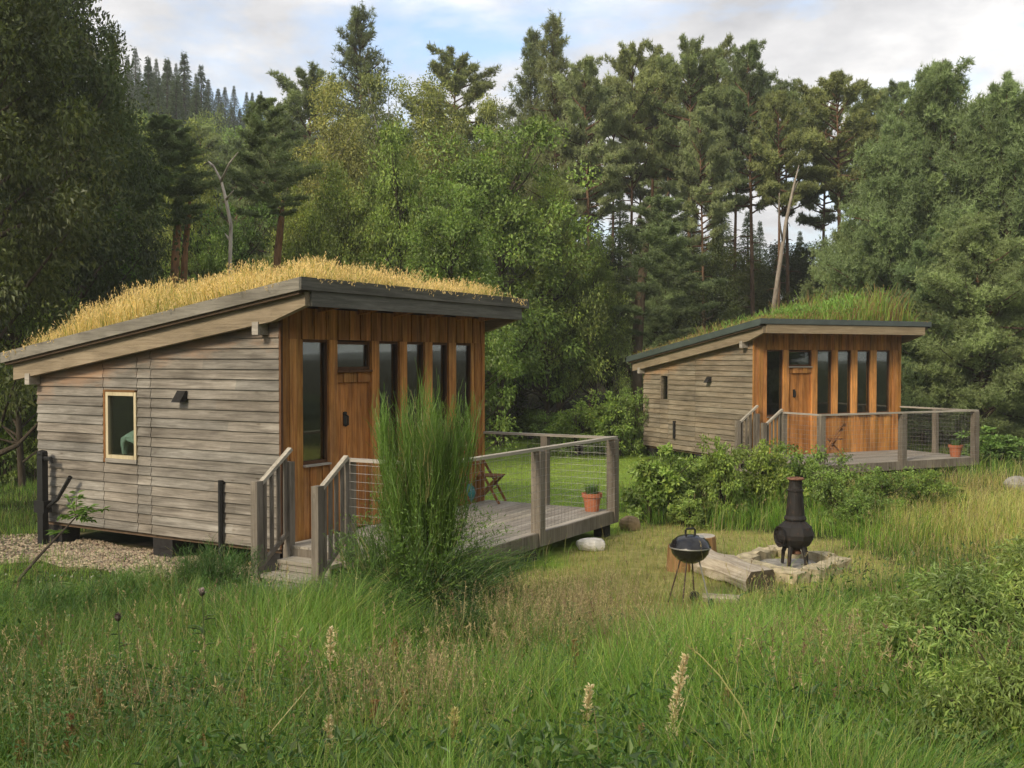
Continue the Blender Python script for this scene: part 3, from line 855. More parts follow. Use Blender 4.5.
Geo().lathe([(R + .013, .676), (R + .017, .684), (R + .013, .692)], 32).build('rim', M['steel'], kg, smooth=True)
for k, a in enumerate((-2.4, -.9, .9, 2.6)):
    x, y = math.cos(a), math.sin(a)
    lg = Geo().tube([(x * .11, y * .11, .54), (x * .25, y * .25, .03)], .009, 8).build('leg', M['steel'] if k == 1 else M['brown_metal'], kg)
    if k in (1, 2):
        mw = Matrix.Translation((x * .255, y * .255, .06)) @ Matrix.Rotation(a, 4, 'Z') @ Matrix.Rotation(PI / 2, 4, 'Y')
        Geo().lathe([(0, -.016), (.05, -.016), (.06, -.01), (.06, .01), (.05, .016), (0, .016)], 16, M=mw).build('wheel', M['black'], lg)
tag(kg, 'black kettle grill on thin legs standing on worn grass', 'grill')

# chimney stove
q = at(795, 560, .12)
st = empty('garden_stove', (q.x, q.y, .03), 0)
z0 = .09
Geo().lathe([(0, .24), (.1, .245), (.205, .31), (.255, .39), (.26, .45), (.22, .55), (.13, .63), (.125, .65)], 9).build('body', M['stove'], st)
ck = Geo().lathe([(.145, .64), (.15, .66), (.135, .69), (.125, .70), (.1, 1.0), (.098, 1.02), (.108, 1.03), (.108, 1.05), (.095, 1.06), (.085, 1.12), (.085, 1.17), (.11, 1.185), (.11, 1.205), (.08, 1.205), (.078, 1.1)], 20).build('chimney', M['stove'], st, smooth=False)
Geo().lathe([(.113, 1.187), (.118, 1.197), (.112, 1.21), (.085, 1.214), (.079, 1.2)], 20).build('chimney_rim', M['rust'], ck)
mm = Matrix.Translation((-.185, -.05, .42)) @ Matrix.Rotation(math.radians(196), 4, 'Z') @ Matrix.Rotation(PI / 2, 4, 'Y') @ Matrix.Scale(.85, 4)
mo = Geo().lathe([(.13, -.04), (.165, .03), (.17, .06), (.15, .062), (.13, .0), (0, -.03)], 16, M=mm).build('mouth', M['stove'], st)
g = Geo()
for k in range(5): g.tube([mm @ Vector((-.12 + k * .06, -.1, .05)), mm @ Vector((-.12 + k * .06, .1, .05))], .006, 5)
g.build('mouth_grate', M['stove'], mo)
for a in (-2.2, -1.1, .5, 2.2):
    x, y = math.cos(a), math.sin(a)
    Geo().tube([(x * .15, y * .15, .3), (x * .2, y * .2, .18), (x * .215, y * .215, .02)], [.035, .028, .022], 8).build('leg', M['stove'], st)
Geo().lathe([(0, .235), (.07, .235), (.09, .19), (.085, .18), (0, .18)], 12).build('ash_pan', M['rust'], st)
tag(st, 'black chimney stove with a tall flue standing inside the stone kerb', 'stove')

# stone kerb around the stove: four thick blocks
def stone(a, b, w, h, seed, label):
    rng = np.random.default_rng(seed)
    a, b = Vector((*a, 0)), Vector((*b, 0)); d = (b - a); ln = d.length
    n = 7; v = []
    for i in range(n + 1):
        for (y, z) in ((-w / 2, -.03), (w / 2, -.03), (w / 2, h * .85), (w / 2 - .03, h), (-w / 2 + .03, h), (-w / 2, h * .85)):
            j = rng.normal(0, .012, 3)
            v.append((i * ln / n + j[0], y + j[1], z + (j[2] if z > 0 else 0)))
    qd = [(i * 6 + k, i * 6 + (k + 1) % 6, (i + 1) * 6 + (k + 1) % 6, (i + 1) * 6 + k) for i in range(n) for k in range(6)]
    t = [(0, k + 1, k) for k in range(1, 5)] + [(n * 6, n * 6 + k, n * 6 + k + 1) for k in range(1, 5)]
    g = Geo(); g.add(v, qd, t); o = g.build('kerb_stone', M['stone']); o.location = a; o.rotation_euler = (0, 0, math.atan2(d.y, d.x))
    tag(o, label, 'stone block', 'stone blocks around the stove')
PL, PF, PR, PB = [(at(*p).x, at(*p).y) for p in ((742, 570), (803, 584), (842, 568), (772, 554))]
stone(PL, PF, .26, .15, 1, 'long pale stone block in front of the stove, nearest the log')
stone((PF[0] + .12, PF[1] + .14), PR, .26, .16, 2, 'stone block running back at the stove front, furthest from the grill')
stone((PR[0] - .05, PR[1] + .25), PB, .24, .14, 3, 'stone block closing the kerb behind the stove legs')
stone((PB[0] - .1, PB[1] - .2), (PL[0] + .05, PL[1] + .26), .24, .14, 4, 'short stone block between log and stove, behind the front block')

g = Geo(); g.box((-.42, -.36, -.02), (.42, .36, .035)); o = g.build('hearth_slab', M['concrete']); o.location = ((PL[0] + PR[0]) / 2 - .02, (PF[1] + PB[1]) / 2 + .12, 0); o.rotation_euler = (0, 0, .05)
tag(o, 'flat sooty hearth slab under the black chimney stove', 'slab')

# log, stumps, billet
a, b = at(694, 567), at(757, 590)
lg = empty('bench_log', (a.x, a.y, 0), math.atan2(b.y - a.y, b.x - a.x))
ln = (b - a).length + .1; rng = np.random.default_rng(8)
prof = [(-.2, .02), (-.22, .14), (-.16, .27), (.15, .28), (.21, .17), (.18, .03)]
v = []
for i in range(10):
    for (y, z) in prof:
        j = rng.normal(0, .012, 2); v.append((i * ln / 9, y + j[0], max(.0, z + j[1])))
qd = [(i * 6 + k, i * 6 + (k + 1) % 6, (i + 1) * 6 + (k + 1) % 6, (i + 1) * 6 + k) for i in range(9) for k in range(6)]
Geo().add(v, qd).build('trunk', M['log_side'], lg)
for x, nm, s in ((0, 'cut_end', 1), (ln, 'cut_end', -1)):
    vv = [(x, y, z) for (_, y, z) in (v[:6] if x == 0 else v[-6:])]
    Geo().prism(vv, (s * -.012, 0, 0)).build(nm, M['log_end'], lg)
tag(lg, 'thick pale squared log lying beside the kettle grill', 'log')
def stump(q, r, h, label, tilt=0, top='stump_top'):
    e = empty('log_stump', (q.x, q.y, 0)); e.rotation_euler = (0, tilt, .4)
    Geo().lathe([(r * 1.08, -.03), (r * 1.0, h * .3), (r * .97, h * .97), (r * .93, h)], 14).build('bark', M['stump'], e)
    Geo().lathe([(r * .93, h), (0, h + .005)], 14).build('cut_top', M[top], e)
    tag(e, label, 'stump', 'log stumps by the grill')
stump(at(679, 570), .17, .34, 'brown upright log stump just behind the kettle grill', .05, 'log_end')
stump(at(703, 558), .2, .32, 'grey topped log stump behind the long pale log', -.06)
q = at(720, 603); e = empty('split_log', (q.x, q.y, .05), -.3)
Geo().tube([(-.2, 0, 0), (.22, .02, 0)], .055, 7).build('bark', M['log_side'], e)
tag(e, 'small pale split log on the ground in front of the bench log', 'log')

# slim post among the trees
q = at(545, 424); g = Geo(); g.box((-.05, -.05, 0), (.05, .05, 1.0)); g.lathe([(.07, 1.0), (0, 1.05)], 4)
o = g.build('fence_post', M['post']); o.location = (xz(545, 410, 36)[0], 36, float(terrain(xz(545, 410, 36)[0], 36))); tag(o, 'slim grey fence post under the dark trees beyond the lawn', 'post')

# ------------------------------------------------------------------ trees
def make_tree(name, crown, trunk, mats):
    r = empty(name, (0, 0, 0))
    t = trunk.build('trunk', M[mats[0]], r, smooth=True)
    c = crown.build('crown', M[mats[1]], r)
    return r

def broadleaf(seed, H, R, zc, ncl, nleaf, ll, lw, col, name, lobes=.28, droop=0.2, trunk_r=.22, bark_='bark', multi=1, topcone=0., clr=.26):
    """unit tree of height H: trunk, limbs to leaf clumps, leaves through each clump"""
    rng = np.random.default_rng(seed)
    cr, tr = Geo(), Geo()
    cz, ch = (zc + H) / 2, (H - zc) / 2
    d = norm(rng.normal(0, 1, (ncl, 3))); d[:, 2] = np.where(d[:, 2] < -.75, -d[:, 2], d[:, 2])
    ang = np.arctan2(d[:, 1], d[:, 0])
    p = rng.uniform(0, 2 * PI, 4)
    lob = 1 + lobes * (np.sin(2 * ang + p[0] + 2 * d[:, 2]) * .5 + np.sin(3 * ang + p[1] - 3 * d[:, 2]) * .35 + np.sin(5 * ang + 4 * d[:, 2] + p[2]) * .3)
    rad = rng.uniform(.35, 1, ncl) ** .5 * lob
    cc = d * rad[:, None] * np.array([R, R, ch]) + np.array([0, 0, cz])
    if topcone:
        k = np.clip((cc[:, 2] - zc) / (H - zc), 0, 1); cc[:, :2] *= (1 - topcone * k)[:, None]
    cc[:, 2] = np.clip(cc[:, 2], zc * .6, H * 1.02)
    # trunk
    lean = rng.normal(0, .03, 2)
    for m_ in range(multi):
        off = rng.normal(0, .12, 2) * (multi > 1)
        zt = np.linspace(-.2, H * .82, 8)
        pts = [(off[0] * (1 + z * .4) + lean[0] * z + .05 * math.sin(z + seed), off[1] * (1 + z * .4) + lean[1] * z, z) for z in zt]
        tr.tube(pts, [trunk_r * (1.15 if i == 0 else 1) * (1 - .85 * i / 7) + .012 for i in range(8)], 8, caps=False)
    nb = min(ncl, 60)
    for k in range(nb):
        e = cc[k]; zb = max(zc * .5, e[2] - (.25 + .5 * rng.random()) * math.hypot(e[0], e[1]) - .3)
        zb = min(zb, H * .78)
        b = np.array([lean[0] * zb, lean[1] * zb, zb]); mdl = (b + e) / 2 + np.array([0, 0, -.08 * np.linalg.norm(e - b)])
        tr.tube([b, mdl, e], [trunk_r * .32, trunk_r * .17, .012], 5, caps=False)
    # leaves
    rc = R * clr * rng.uniform(.5, 1.3, ncl)
    cb = rng.uniform(.55, 1.45, ncl)
    n = ncl * nleaf
    k = np.repeat(np.arange(ncl), nleaf)
    u = norm(rng.normal(0, 1, (n, 3))); rr = rng.random(n) ** .45
    P = cc[k] + u * (rr * rc[k])[:, None] * np.array([1.15, 1.15, .72])
    D = u * .7 + rng.normal(0, .6, (n, 3)) + d[k] * .4; D[:, 2] -= droop
    Nn = u * 1.1 + np.array([0, 0, .7]) + rng.normal(0, .38, (n, 3))
    sc = rng.uniform(.45, 1.35, n)
    c = np.array(col)[None] * (cb[k] * rng.uniform(.7, 1.3, n))[:, None]
    y = rng.random(n)[:, None] * np.array([.35, .15, 0.]); c = c * (1 + y * (rng.random(n)[:, None] < .3))
    cr.leaves(P, D, Nn, ll * sc, lw * sc, c)
    return make_tree(name, cr, tr, (bark_, 'leaf'))

def conifer(seed, H, cb, R, nbr, prof, name, col, tuft=.17, nt_=22, up=.25, droop=.0, trunk_r=.2, stubs=14, flat=.45, bend=.3, sub=4, nw=.03, jit=.14, f0=.35):
    """pine / larch / fir: bent trunk, branches carrying pads of needle tufts"""
    rng = np.random.default_rng(seed)
    cr, tr = Geo(), Geo()
    ph = rng.uniform(0, 6, 2)
    def ax(z):
        t = z / H
        return np.array([bend * math.sin(2.2 * t + ph[0]) - bend * math.sin(ph[0]), bend * math.sin(1.7 * t + ph[1]) - bend * math.sin(ph[1]), z])
    zt = np.linspace(-.2, H * .97, 12)
    tr.tube([ax(z) for z in zt], [trunk_r * (1 - .86 * i / 11) * (1.2 if i == 0 else 1) for i in range(12)], 9, caps=False)
    for k in range(stubs):
        z = rng.uniform(.18, max(cb, .3)) * H; a = rng.uniform(0, 2 * PI); l = rng.uniform(.3, 1.5)
        b = ax(z); tr.tube([b, b + np.array([math.cos(a) * l * .6, math.sin(a) * l * .6, l * .02]), b + np.array([math.cos(a) * l, math.sin(a) * l, -.12 * l])], [.03, .02, .008], 4, c=(.7, .65, .6), caps=False)
    PP, DD, CC = [], [], []
    for k in range(nbr):
        t = (k + rng.random()) / nbr; t = t ** .9
        z = H * (cb + (1 - cb) * t * .98); a = k * 2.4 + rng.normal(0, .5)
        l = max(.35, R * prof(t) * rng.uniform(.6, 1.15))
        el = up + .75 * t ** 2 - droop * (1 - t) + rng.normal(0, jit)
        b = ax(z); h = np.array([math.cos(a), math.sin(a), 0])
        e = b + h * l * math.cos(el) + np.array([0, 0, l * math.sin(el)])
        md = (b + e) / 2 + np.array([0, 0, -.06 * l])
        r0 = min(trunk_r * .4, .02 + .016 * l)
        tr.tube([b, md, e], [r0, r0 * .6, .01], 5, c=(.62, .6, .6), caps=False)
        ns = max(2, int(sub * (l / R) + 1.5))
        br = rng.uniform(.75, 1.25)
        for j in range(ns):
            f = f0 + (1 - f0) * (j + rng.random() * .6) / ns
            base = b + (e - b) * f
            sa = a + rng.choice([-1, 1]) * rng.uniform(.3, 1.1)
            sl = l * rng.uniform(.18, .34)
            tip = base + np.array([math.cos(sa) * sl, math.sin(sa) * sl, sl * (.15 + .3 * t - droop * .5)])
            n = int(nt_ * rng.uniform(.6, 1.3))
            q = rng.random((n, 1))
            P = base + (tip - base) * q * 1.15 + rng.normal(0, 1, (n, 3)) * np.array([.24, .24, .24 * flat]) * (.35 + .22 * l) * .6
            PP.append(P); DD.append(np.tile(h * .5 + np.array([0, 0, .75 - droop]), (n, 1)) + rng.normal(0, .35, (n, 3)))
            CC.append(np.full(n, br * rng.uniform(.8, 1.2)))
    P = np.vstack(PP); D = norm(np.vstack(DD)); C = np.concatenate(CC)
    n = len(P); m = 7
    k = np.repeat(np.arange(n), m)
    dd = D[k] * .75 + norm(rng.normal(0, 1, (n * m, 3))) * .85
    Ln = tuft * rng.uniform(.7, 1.3, n * m)
    cc = np.array(col)[None] * (C[k] * rng.uniform(.75, 1.3, n * m))[:, None]
    dd = norm(dd); sd = norm(np.cross(dd, rng.normal(0, 1, (n * m, 3))))
    w = nw * rng.uniform(.7, 1.3, n * m)
    a0 = P[k] - sd * w[:, None] * .5; a1 = P[k] + sd * w[:, None] * .5; a2 = P[k] + dd * Ln[:, None]
    cr.add(np.stack([a0, a1, a2], 1).reshape(-1, 3), None, np.arange(n * m * 3).reshape(-1, 3), np.repeat(cc, 3, 0))
    return make_tree(name, cr, tr, ('pine_bark', 'needle'))

def spruce(seed, H, R, name, col):
    rng = np.random.default_rng(seed)
    cr, tr = Geo(), Geo()
    tr.tube([(0, 0, -.3), (0, 0, H * .5), (0, 0, H * .98)], [.22, .12, .02], 6, caps=False)
    n = 4200
    t = rng.random(n) ** .75; z = H * (.06 + .94 * t)
    whorl = np.round(z / .5) * .5 + rng.normal(0, .13, n)
    a = rng.uniform(0, 2 * PI, n) ; a = np.round(a * 9 / (2 * PI) + whorl * 1.3) * (2 * PI / 9) + rng.normal(0, .22, n)
    rmax = R * (1 - np.clip(whorl / H, 0, 1)) ** 1.15 * (1.15 + .3 * np.sin(a * 3 + whorl * 2)) + .08
    q = rng.random(n) ** .6
    P = np.stack([np.cos(a) * rmax * q, np.sin(a) * rmax * q, whorl - .28 * rmax * q], -1)
    D = np.stack([np.cos(a), np.sin(a), -.35 + 0 * a], -1) + rng.normal(0, .3, (n, 3))
    cr.leaves(P, D, np.array([0, 0, 1.]) + rng.normal(0, .5, (n, 3)), rng.uniform(.35, .7, n) * (1.1 - .85 * z / H), rng.uniform(.1, .22, n) * (1.05 - .7 * z / H), np.array(col) * rng.uniform(.6, 1.4, (n, 1)))
    # leader
    m = 30; zz = rng.uniform(.93, 1.02, m) * H
    cr.leaves(np.stack([0 * zz, 0 * zz, zz - .3], -1), rng.normal(0, .35, (m, 3)) + np.array([0, 0, 1.]), rng.normal(0, 1, (m, 3)), np.full(m, .4), np.full(m, .07), np.array(col) * np.ones((m, 1)))
    return make_tree(name, cr, tr, ('bark', 'needle'))

umb = lambda t: (.5 + .5 * math.sin(PI * (.12 + .72 * t))) * max(.05, 1 - (t * .95) ** 4) ** .5
cone = lambda t: (1 - t) ** .6 * .95 + .1
egg = lambda t: (.72 + .45 * math.sin(PI * (t * .8 + .1))) * (1 - t ** 4 * .7) * (1 - .25 * t)
PINEC = (.235, .275, .11)
PROTO = {}
def P_(k, o, H, w):
    """register a kind of tree with its measured height and width"""
    me = [c for c in o.children if c.name.startswith('crown')][0].data
    a = np.zeros(len(me.vertices) * 3, np.float32); me.vertices.foreach_get('co', a); a = a.reshape(-1, 3)
    PROTO[k] = dict(o=o, H=float(np.percentile(a[:, 2], 99.7)), w=float(2 * np.percentile(np.hypot(a[:, 0], a[:, 1]), 96)), used=False)
PK = dict(tuft=.2, nw=.04, flat=.7, jit=.2)
P_('pine0', conifer(1, 16, .62, 3.0, 48, umb, 'pine_tree', PINEC, nt_=62, **PK), 16, 5.6)
P_('pine1', conifer(2, 16, .56, 2.7, 52, umb, 'pine_tree', (.22, .265, .12), nt_=62, **PK), 16, 5.0)
P_('pine2', conifer(3, 16, .66, 2.6, 42, umb, 'pine_tree', (.25, .28, .105), nt_=64, **PK), 16, 4.8)
P_('pine3', conifer(4, 16, .36, 3.3, 66, egg, 'pine_tree', (.215, .262, .12), nt_=60, **PK), 16, 6.0)
P_('dense0', conifer(5, 12, .03, 4.0, 150, egg, 'pine_tree', (.225, .29, .12), tuft=.19, nw=.034, nt_=70, up=.28, flat=1.1, jit=.28, f0=.2, trunk_r=.2, stubs=0, sub=5), 12, 8.0)
P_('dense1', conifer(6, 12, .04, 3.4, 130, egg, 'pine_tree', (.21, .28, .12), tuft=.19, nw=.034, nt_=70, up=.34, flat=1.1, jit=.28, f0=.2, trunk_r=.18, stubs=0, sub=5), 12, 6.8)
P_('larch0', conifer(7, 17, .22, 3.0, 170, cone, 'larch_tree', (.2, .23, .1), tuft=.22, nt_=15, sub=7, f0=.1, flat=1.2, jit=.2, up=.05, droop=.12, nw=.03), 17, 5.5)
P_('larch1', conifer(17, 17, .25, 2.6, 160, cone, 'larch_tree', (.19, .225, .1), tuft=.22, nt_=15, sub=7, f0=.1, flat=1.2, jit=.2, up=.1, droop=.1, nw=.03), 17, 4.6)
P_('spruce0', spruce(8, 14, 2.7, 'spruce_tree', (.085, .12, .058)), 14, 5.4)
P_('spruce1', spruce(9, 14, 2.2, 'spruce_tree', (.092, .128, .062)), 14, 4.4)
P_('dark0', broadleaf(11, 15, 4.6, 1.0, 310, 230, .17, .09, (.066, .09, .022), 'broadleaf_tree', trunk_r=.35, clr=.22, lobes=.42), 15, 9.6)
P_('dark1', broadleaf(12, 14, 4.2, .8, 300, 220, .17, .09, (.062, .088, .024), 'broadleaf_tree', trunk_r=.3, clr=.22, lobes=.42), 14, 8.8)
P_('mid0', broadleaf(13, 12, 3.8, .8, 220, 140, .19, .1, (.225, .285, .062), 'broadleaf_tree', trunk_r=.24, clr=.22, lobes=.42), 12, 8.0)
P_('mid1', broadleaf(14, 12, 3.6, .6, 220, 140, .19, .1, (.17, .26, .056), 'broadleaf_tree', trunk_r=.22, clr=.21, lobes=.42), 12, 7.6)
P_('birch0', broadleaf(15, 14, 3.0, 1.5, 220, 130, .15, .07, (.29, .305, .085), 'birch_tree', trunk_r=.16, bark_='birch_bark', droop=.6, topcone=.35, clr=.22, lobes=.4), 14, 6.0)
P_('birch1', broadleaf(16, 14, 2.7, 1.2, 200, 130, .15, .07, (.27, .29, .09), 'birch_tree', trunk_r=.15, bark_='birch_bark', droop=.6, topcone=.45, clr=.24, lobes=.4), 14, 5.4)
P_('bush0', broadleaf(21, 2.0, .95, .1, 95, 70, .11, .06, (.235, .33, .07), 'leafy_bush', trunk_r=.03, multi=6, clr=.22, lobes=.7), 2.0, 2.0)
P_('bush1', broadleaf(22, 2.0, 1.0, .05, 100, 70, .095, .055, (.2, .29, .065), 'leafy_bush', trunk_r=.03, multi=6, clr=.21, lobes=.75), 2.0, 2.1)
P_('bush2', broadleaf(23, 2.0, .85, .1, 70, 70, .14, .085, (.21, .32, .075), 'leafy_bush', trunk_r=.03, multi=5, clr=.24, lobes=.7), 2.0, 1.9)
P_('willow', broadleaf(24, 2.0, 1.1, .05, 120, 120, .1, .027, (.19, .27, .07), 'willow_bush', trunk_r=.03, multi=5, droop=.7, clr=.24, lobes=.35), 2.0, 2.3)

VEG = random.Random(99)
def plant(kind, px, Y, ytop, wpx, label, cat, group=None, rz=None, name=None, lean=0):
    pr = PROTO[kind]
    x, zt = xz(px, ytop, Y)
    zg = float(terrain(x, Y)) - .05
    h = max(.3, zt - zg)
    if pr['used']: o = copy_tree(pr['o'])
    else: o = pr['o']; pr['used'] = True
    sz = h / pr['H']; sx = (wpx / F * Y) / pr['w'] if wpx else sz
    o.location = (x, Y, zg); o.scale = (sx, sx, sz)
    o.rotation_euler = (0, lean, VEG.uniform(0, 2 * PI) if rz is None else rz)
    if name: o.name = name
    if 'group' in o: del o['group']
    tag(o, label, cat, group)
    return o

T = plant
G_LEFT = 'dark broadleaf trees at the edge of the wood'
# big dark trees over the near cabin's low end
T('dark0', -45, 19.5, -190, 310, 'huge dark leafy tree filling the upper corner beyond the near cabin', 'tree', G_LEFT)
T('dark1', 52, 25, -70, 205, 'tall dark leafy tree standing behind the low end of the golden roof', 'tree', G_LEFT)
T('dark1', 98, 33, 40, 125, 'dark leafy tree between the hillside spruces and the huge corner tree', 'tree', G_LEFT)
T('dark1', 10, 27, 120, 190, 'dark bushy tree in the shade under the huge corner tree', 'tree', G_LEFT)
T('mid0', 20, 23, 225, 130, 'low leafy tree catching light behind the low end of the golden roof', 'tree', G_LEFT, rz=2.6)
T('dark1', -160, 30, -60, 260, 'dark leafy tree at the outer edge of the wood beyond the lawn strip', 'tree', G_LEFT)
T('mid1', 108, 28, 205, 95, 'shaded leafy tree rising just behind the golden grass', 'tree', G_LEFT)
# middle slope
T('mid0', 160, 52, 118, 110, 'green leafy tree on the slope below the hillside spruces', 'tree')
T('pine3', 208, 58, 128, 90, 'grey green pine on the slope right of the dark trees', 'tree', 'pines on the slope')
T('mid0', 190, 44, 150, 90, 'light green tree behind the two orange pine stems', 'tree', 'pines on the slope')
T('pine3', 272, 43, 108, 90, 'grey green pine left of the pale birches', 'tree', 'pines on the slope')
T('pine3', 240, 50, 140, 84, 'bushy pine behind the white dead birch', 'tree', 'pines on the slope')
T('pine0', 310, 54, 72, 100, 'pine with an open top against the cloud left of the larch', 'tree', 'pines on the slope')
T('mid1', 240, 36, 205, 100, 'dark low tree at the foot of the white dead birch', 'tree')
T('mid1', 205, 33, 235, 80, 'small green tree just over the ridge of golden grass', 'tree')
T('mid0', 300, 34, 190, 100, 'leafy tree at the foot of the pale birches', 'tree')
# centre
T('larch0', 366, 50, 12, 105, 'tall spiky larch, the highest tree near the blue gap of sky', 'tree')
T('pine2', 452, 54, 52, 90, 'round topped pine behind the pale birches', 'tree')
T('birch0', 335, 40, 82, 105, 'pale green birch below the tall spiky larch', 'tree', 'birches in the middle of the wood')
T('birch1', 385, 44, 78, 95, 'pale green birch between the larch and the round topped pine', 'tree', 'birches in the middle of the wood')
T('birch0', 437, 41, 82, 120, 'broad pale green birch in front of the round topped pine', 'tree', 'birches in the middle of the wood')
T('birch1', 492, 43, 100, 90, 'pale birch beside the dark beech', 'tree', 'birches in the middle of the wood')
T('mid1', 396, 31, 132, 115, 'bright green leafy tree directly above the middle of the golden roof', 'tree')
T('mid0', 335, 31, 165, 100, 'olive green tree above the ridge of the golden roof', 'tree')
T('mid1', 500, 34, 126, 165, 'broad beech with drooping leaves above the corner of the golden roof', 'tree')
T('mid1', 455, 28, 185, 130, 'green leafy tree rising behind the far end of the golden roof', 'tree')
T('mid0', 548, 35.5, 175, 112, 'dense leafy tree over the lawn next to the light willow', 'tree')
T('mid0', 597, 37, 236, 66, 'light green young tree left of the leaning pine trunk', 'tree')
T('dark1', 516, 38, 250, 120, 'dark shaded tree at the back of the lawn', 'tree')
# pines
GP = 'tall pines behind the far cabin'
pines = [
 ('larch1', 523, 50, 34, 84, 'slim pale larch left of the tallest pines'),
 ('larch0', 561, 48, 18, 95, 'pale feathery larch with the highest top among the pines'),
 ('pine1', 592, 45, 62, 80, 'dark pine right of the feathery larch'),
 ('pine0', 627, 48, 46, 78, 'pine with a rounded top between feathery larch and leaning trunk'),
 ('pine2', 655, 52, 50, 78, 'pine whose crown joins the thick leaning trunk'),
 ('pine0', 692, 47, 38, 84, 'broad crowned pine in the middle of the tall row'),
 ('pine2', 717, 52, 44, 70, 'pine with a narrow rounded head left of the layered pine'),
 ('pine1', 755, 46, 46, 78, 'layered pine with an orange trunk above the far roof'),
 ('pine2', 737, 50, 75, 70, 'slim pine with a bare dark trunk left of the orange trunk'),
 ('pine0', 792, 50, 84, 84, 'pine behind the pale leaning birch'),
 ('pine2', 838, 47, 74, 92, 'pine with a flat wide crown over the gap of white sky'),
 ('pine1', 823, 54, 92, 66, 'pine with a dark straight trunk in front of the white gap'),
 ('pine0', 872, 50, 86, 88, 'pine at the end of the tall row before the dense pines'),
 ('pine3', 905, 46, 84, 92, 'bushy pine behind the dense young pines'),
]
for k, px, Y, yt, w, lab in pines: T(k, px, Y, yt, w, lab, 'tree', GP)
T('pine2', 778, 44, 92, 62, 'narrow pine between the orange trunk and the pale leaning birch', 'tree', GP)
T('pine1', 706, 43, 110, 58, 'shorter slim pine above the middle of the weedy roof', 'tree', GP)
T('dense1', 668, 44, 215, 80, 'low bushy pine in front of the bare trunks above the far roof', 'tree', GP)
for px, Y, yt, w in ((575, 60, 75, 70), (610, 62, 80, 70), (670, 60, 72, 75), (715, 63, 84, 70), (888, 62, 104, 80), (640, 64, 95, 70), (690, 66, 100, 70)):
    T(VEG.choice(['pine0', 'pine1']), px, Y, yt, w, 'dark pine deep in the wood behind the tall pines', 'tree', 'pines deep in the wood')
# dense young pines at the side
GD = 'dense young pines beside the far cabin'
T('dense0', 950, 38, 62, 195, 'big dense pine with the highest crown right of the far cabin', 'tree', GD)
T('dense1', 1018, 35, 84, 150, 'dense pine at the edge of the picture beyond the far deck', 'tree', GD)
T('dense1', 893, 37, 128, 120, 'dense grey green pine rising directly behind the far roof corner', 'tree', GD)
T('dense0', 985, 32.5, 215, 150, 'lower dense pine with drooping branches behind the far deck', 'tree', GD)
T('dense1', 925, 34, 235, 110, 'small dense pine next to the orange corner of the far cabin', 'tree', GD)
T('dense0', 858, 42, 225, 100, 'small pine filling the space under the pale leaning birch', 'tree', GD)
T('dense0', 1100, 36, 70, 180, 'dense pine beyond the yellow meadow edge', 'tree', GD)
# understorey between trunks
GU = 'low trees in the shade of the pines'
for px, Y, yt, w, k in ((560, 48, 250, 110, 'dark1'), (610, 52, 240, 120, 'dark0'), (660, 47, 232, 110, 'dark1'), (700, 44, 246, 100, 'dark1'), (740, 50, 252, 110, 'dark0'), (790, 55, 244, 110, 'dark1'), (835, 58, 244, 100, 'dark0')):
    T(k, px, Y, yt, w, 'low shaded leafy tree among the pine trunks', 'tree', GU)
for px, Y, yt, w in ((560, 70, 185, 80), (590, 72, 178, 84), (620, 74, 188, 84), (655, 72, 182, 84), (690, 74, 190, 84), (722, 76, 196, 80), (748, 78, 212, 80), (640, 76, 215, 60), (690, 80, 225, 60), (760, 82, 222, 60), (800, 78, 232, 60), (850, 84, 226, 60), (900, 80, 215, 60), (720, 76, 232, 60), (870, 90, 232, 60), (825, 88, 236, 60)):
    T(VEG.choice(['spruce0', 'spruce1']), px, Y, yt, w, 'dark spruce seen low between the pine trunks', 'tree', 'spruces behind the pines')
# hillside
GH = 'spruces on the wooded hillside'
for px, Y, yt, w in ((167, 96, 60, 76), (184, 100, 54, 80), (201, 104, 66, 74), (148, 90, 58, 80), (176, 88, 80, 80), (196, 92, 88, 76), (158, 86, 78, 80)):
    T(VEG.choice(['spruce0', 'spruce1']), px, Y, yt, w, 'dark pointed spruce in the nearer clump on the hill skyline', 'tree', 'near spruces on the skyline')
for k in range(84):
    row = k % 4; f = (k // 4) / 20
    px = 128 + 195 * f + row * 3 + VEG.uniform(-4, 4)
    yt = float(np.interp(px, [130, 160, 205, 240, 270, 330], [52, 60, 80, 92, 98, 106])) + row * 17 + VEG.uniform(-5, 5)
    T(VEG.choice(['spruce0', 'spruce1']), px, 140 - 9 * row, yt, VEG.uniform(30, 42), 'distant small spruce on the wooded hillside', 'tree', GH)
for k in range(14):
    px = 125 + 15 * k + VEG.uniform(-5, 5); Y = 78 + VEG.uniform(-8, 10)
    T(VEG.choice(['mid0', 'pine3', 'mid1']), px, Y, 120 + VEG.uniform(-10, 30) + (px - 125) * .05, 75, 'round leafy tree on the middle of the wooded hillside', 'tree', 'leafy trees on the hillside')
for k in range(10):
    px = 340 + 20 * k; T(VEG.choice(['dark0', 'mid1']), px, 66, 130 + VEG.uniform(-10, 20), 90, 'leafy tree deep in the wood behind the birches', 'tree', 'leafy trees deep in the wood')
for k in range(6):
    px = -140 - 60 * k; T('dark0', px, 34 + 3 * k, -20, 200, 'leafy tree of the wood outside the lawn strip', 'tree', 'trees further along the wood edge')
for k in range(5):
    px = 1120 + 60 * k; T('dense1', px, 42 + 3 * k, 70, 150, 'pine of the wood past the yellow meadow', 'tree', 'pines further along the wood edge')

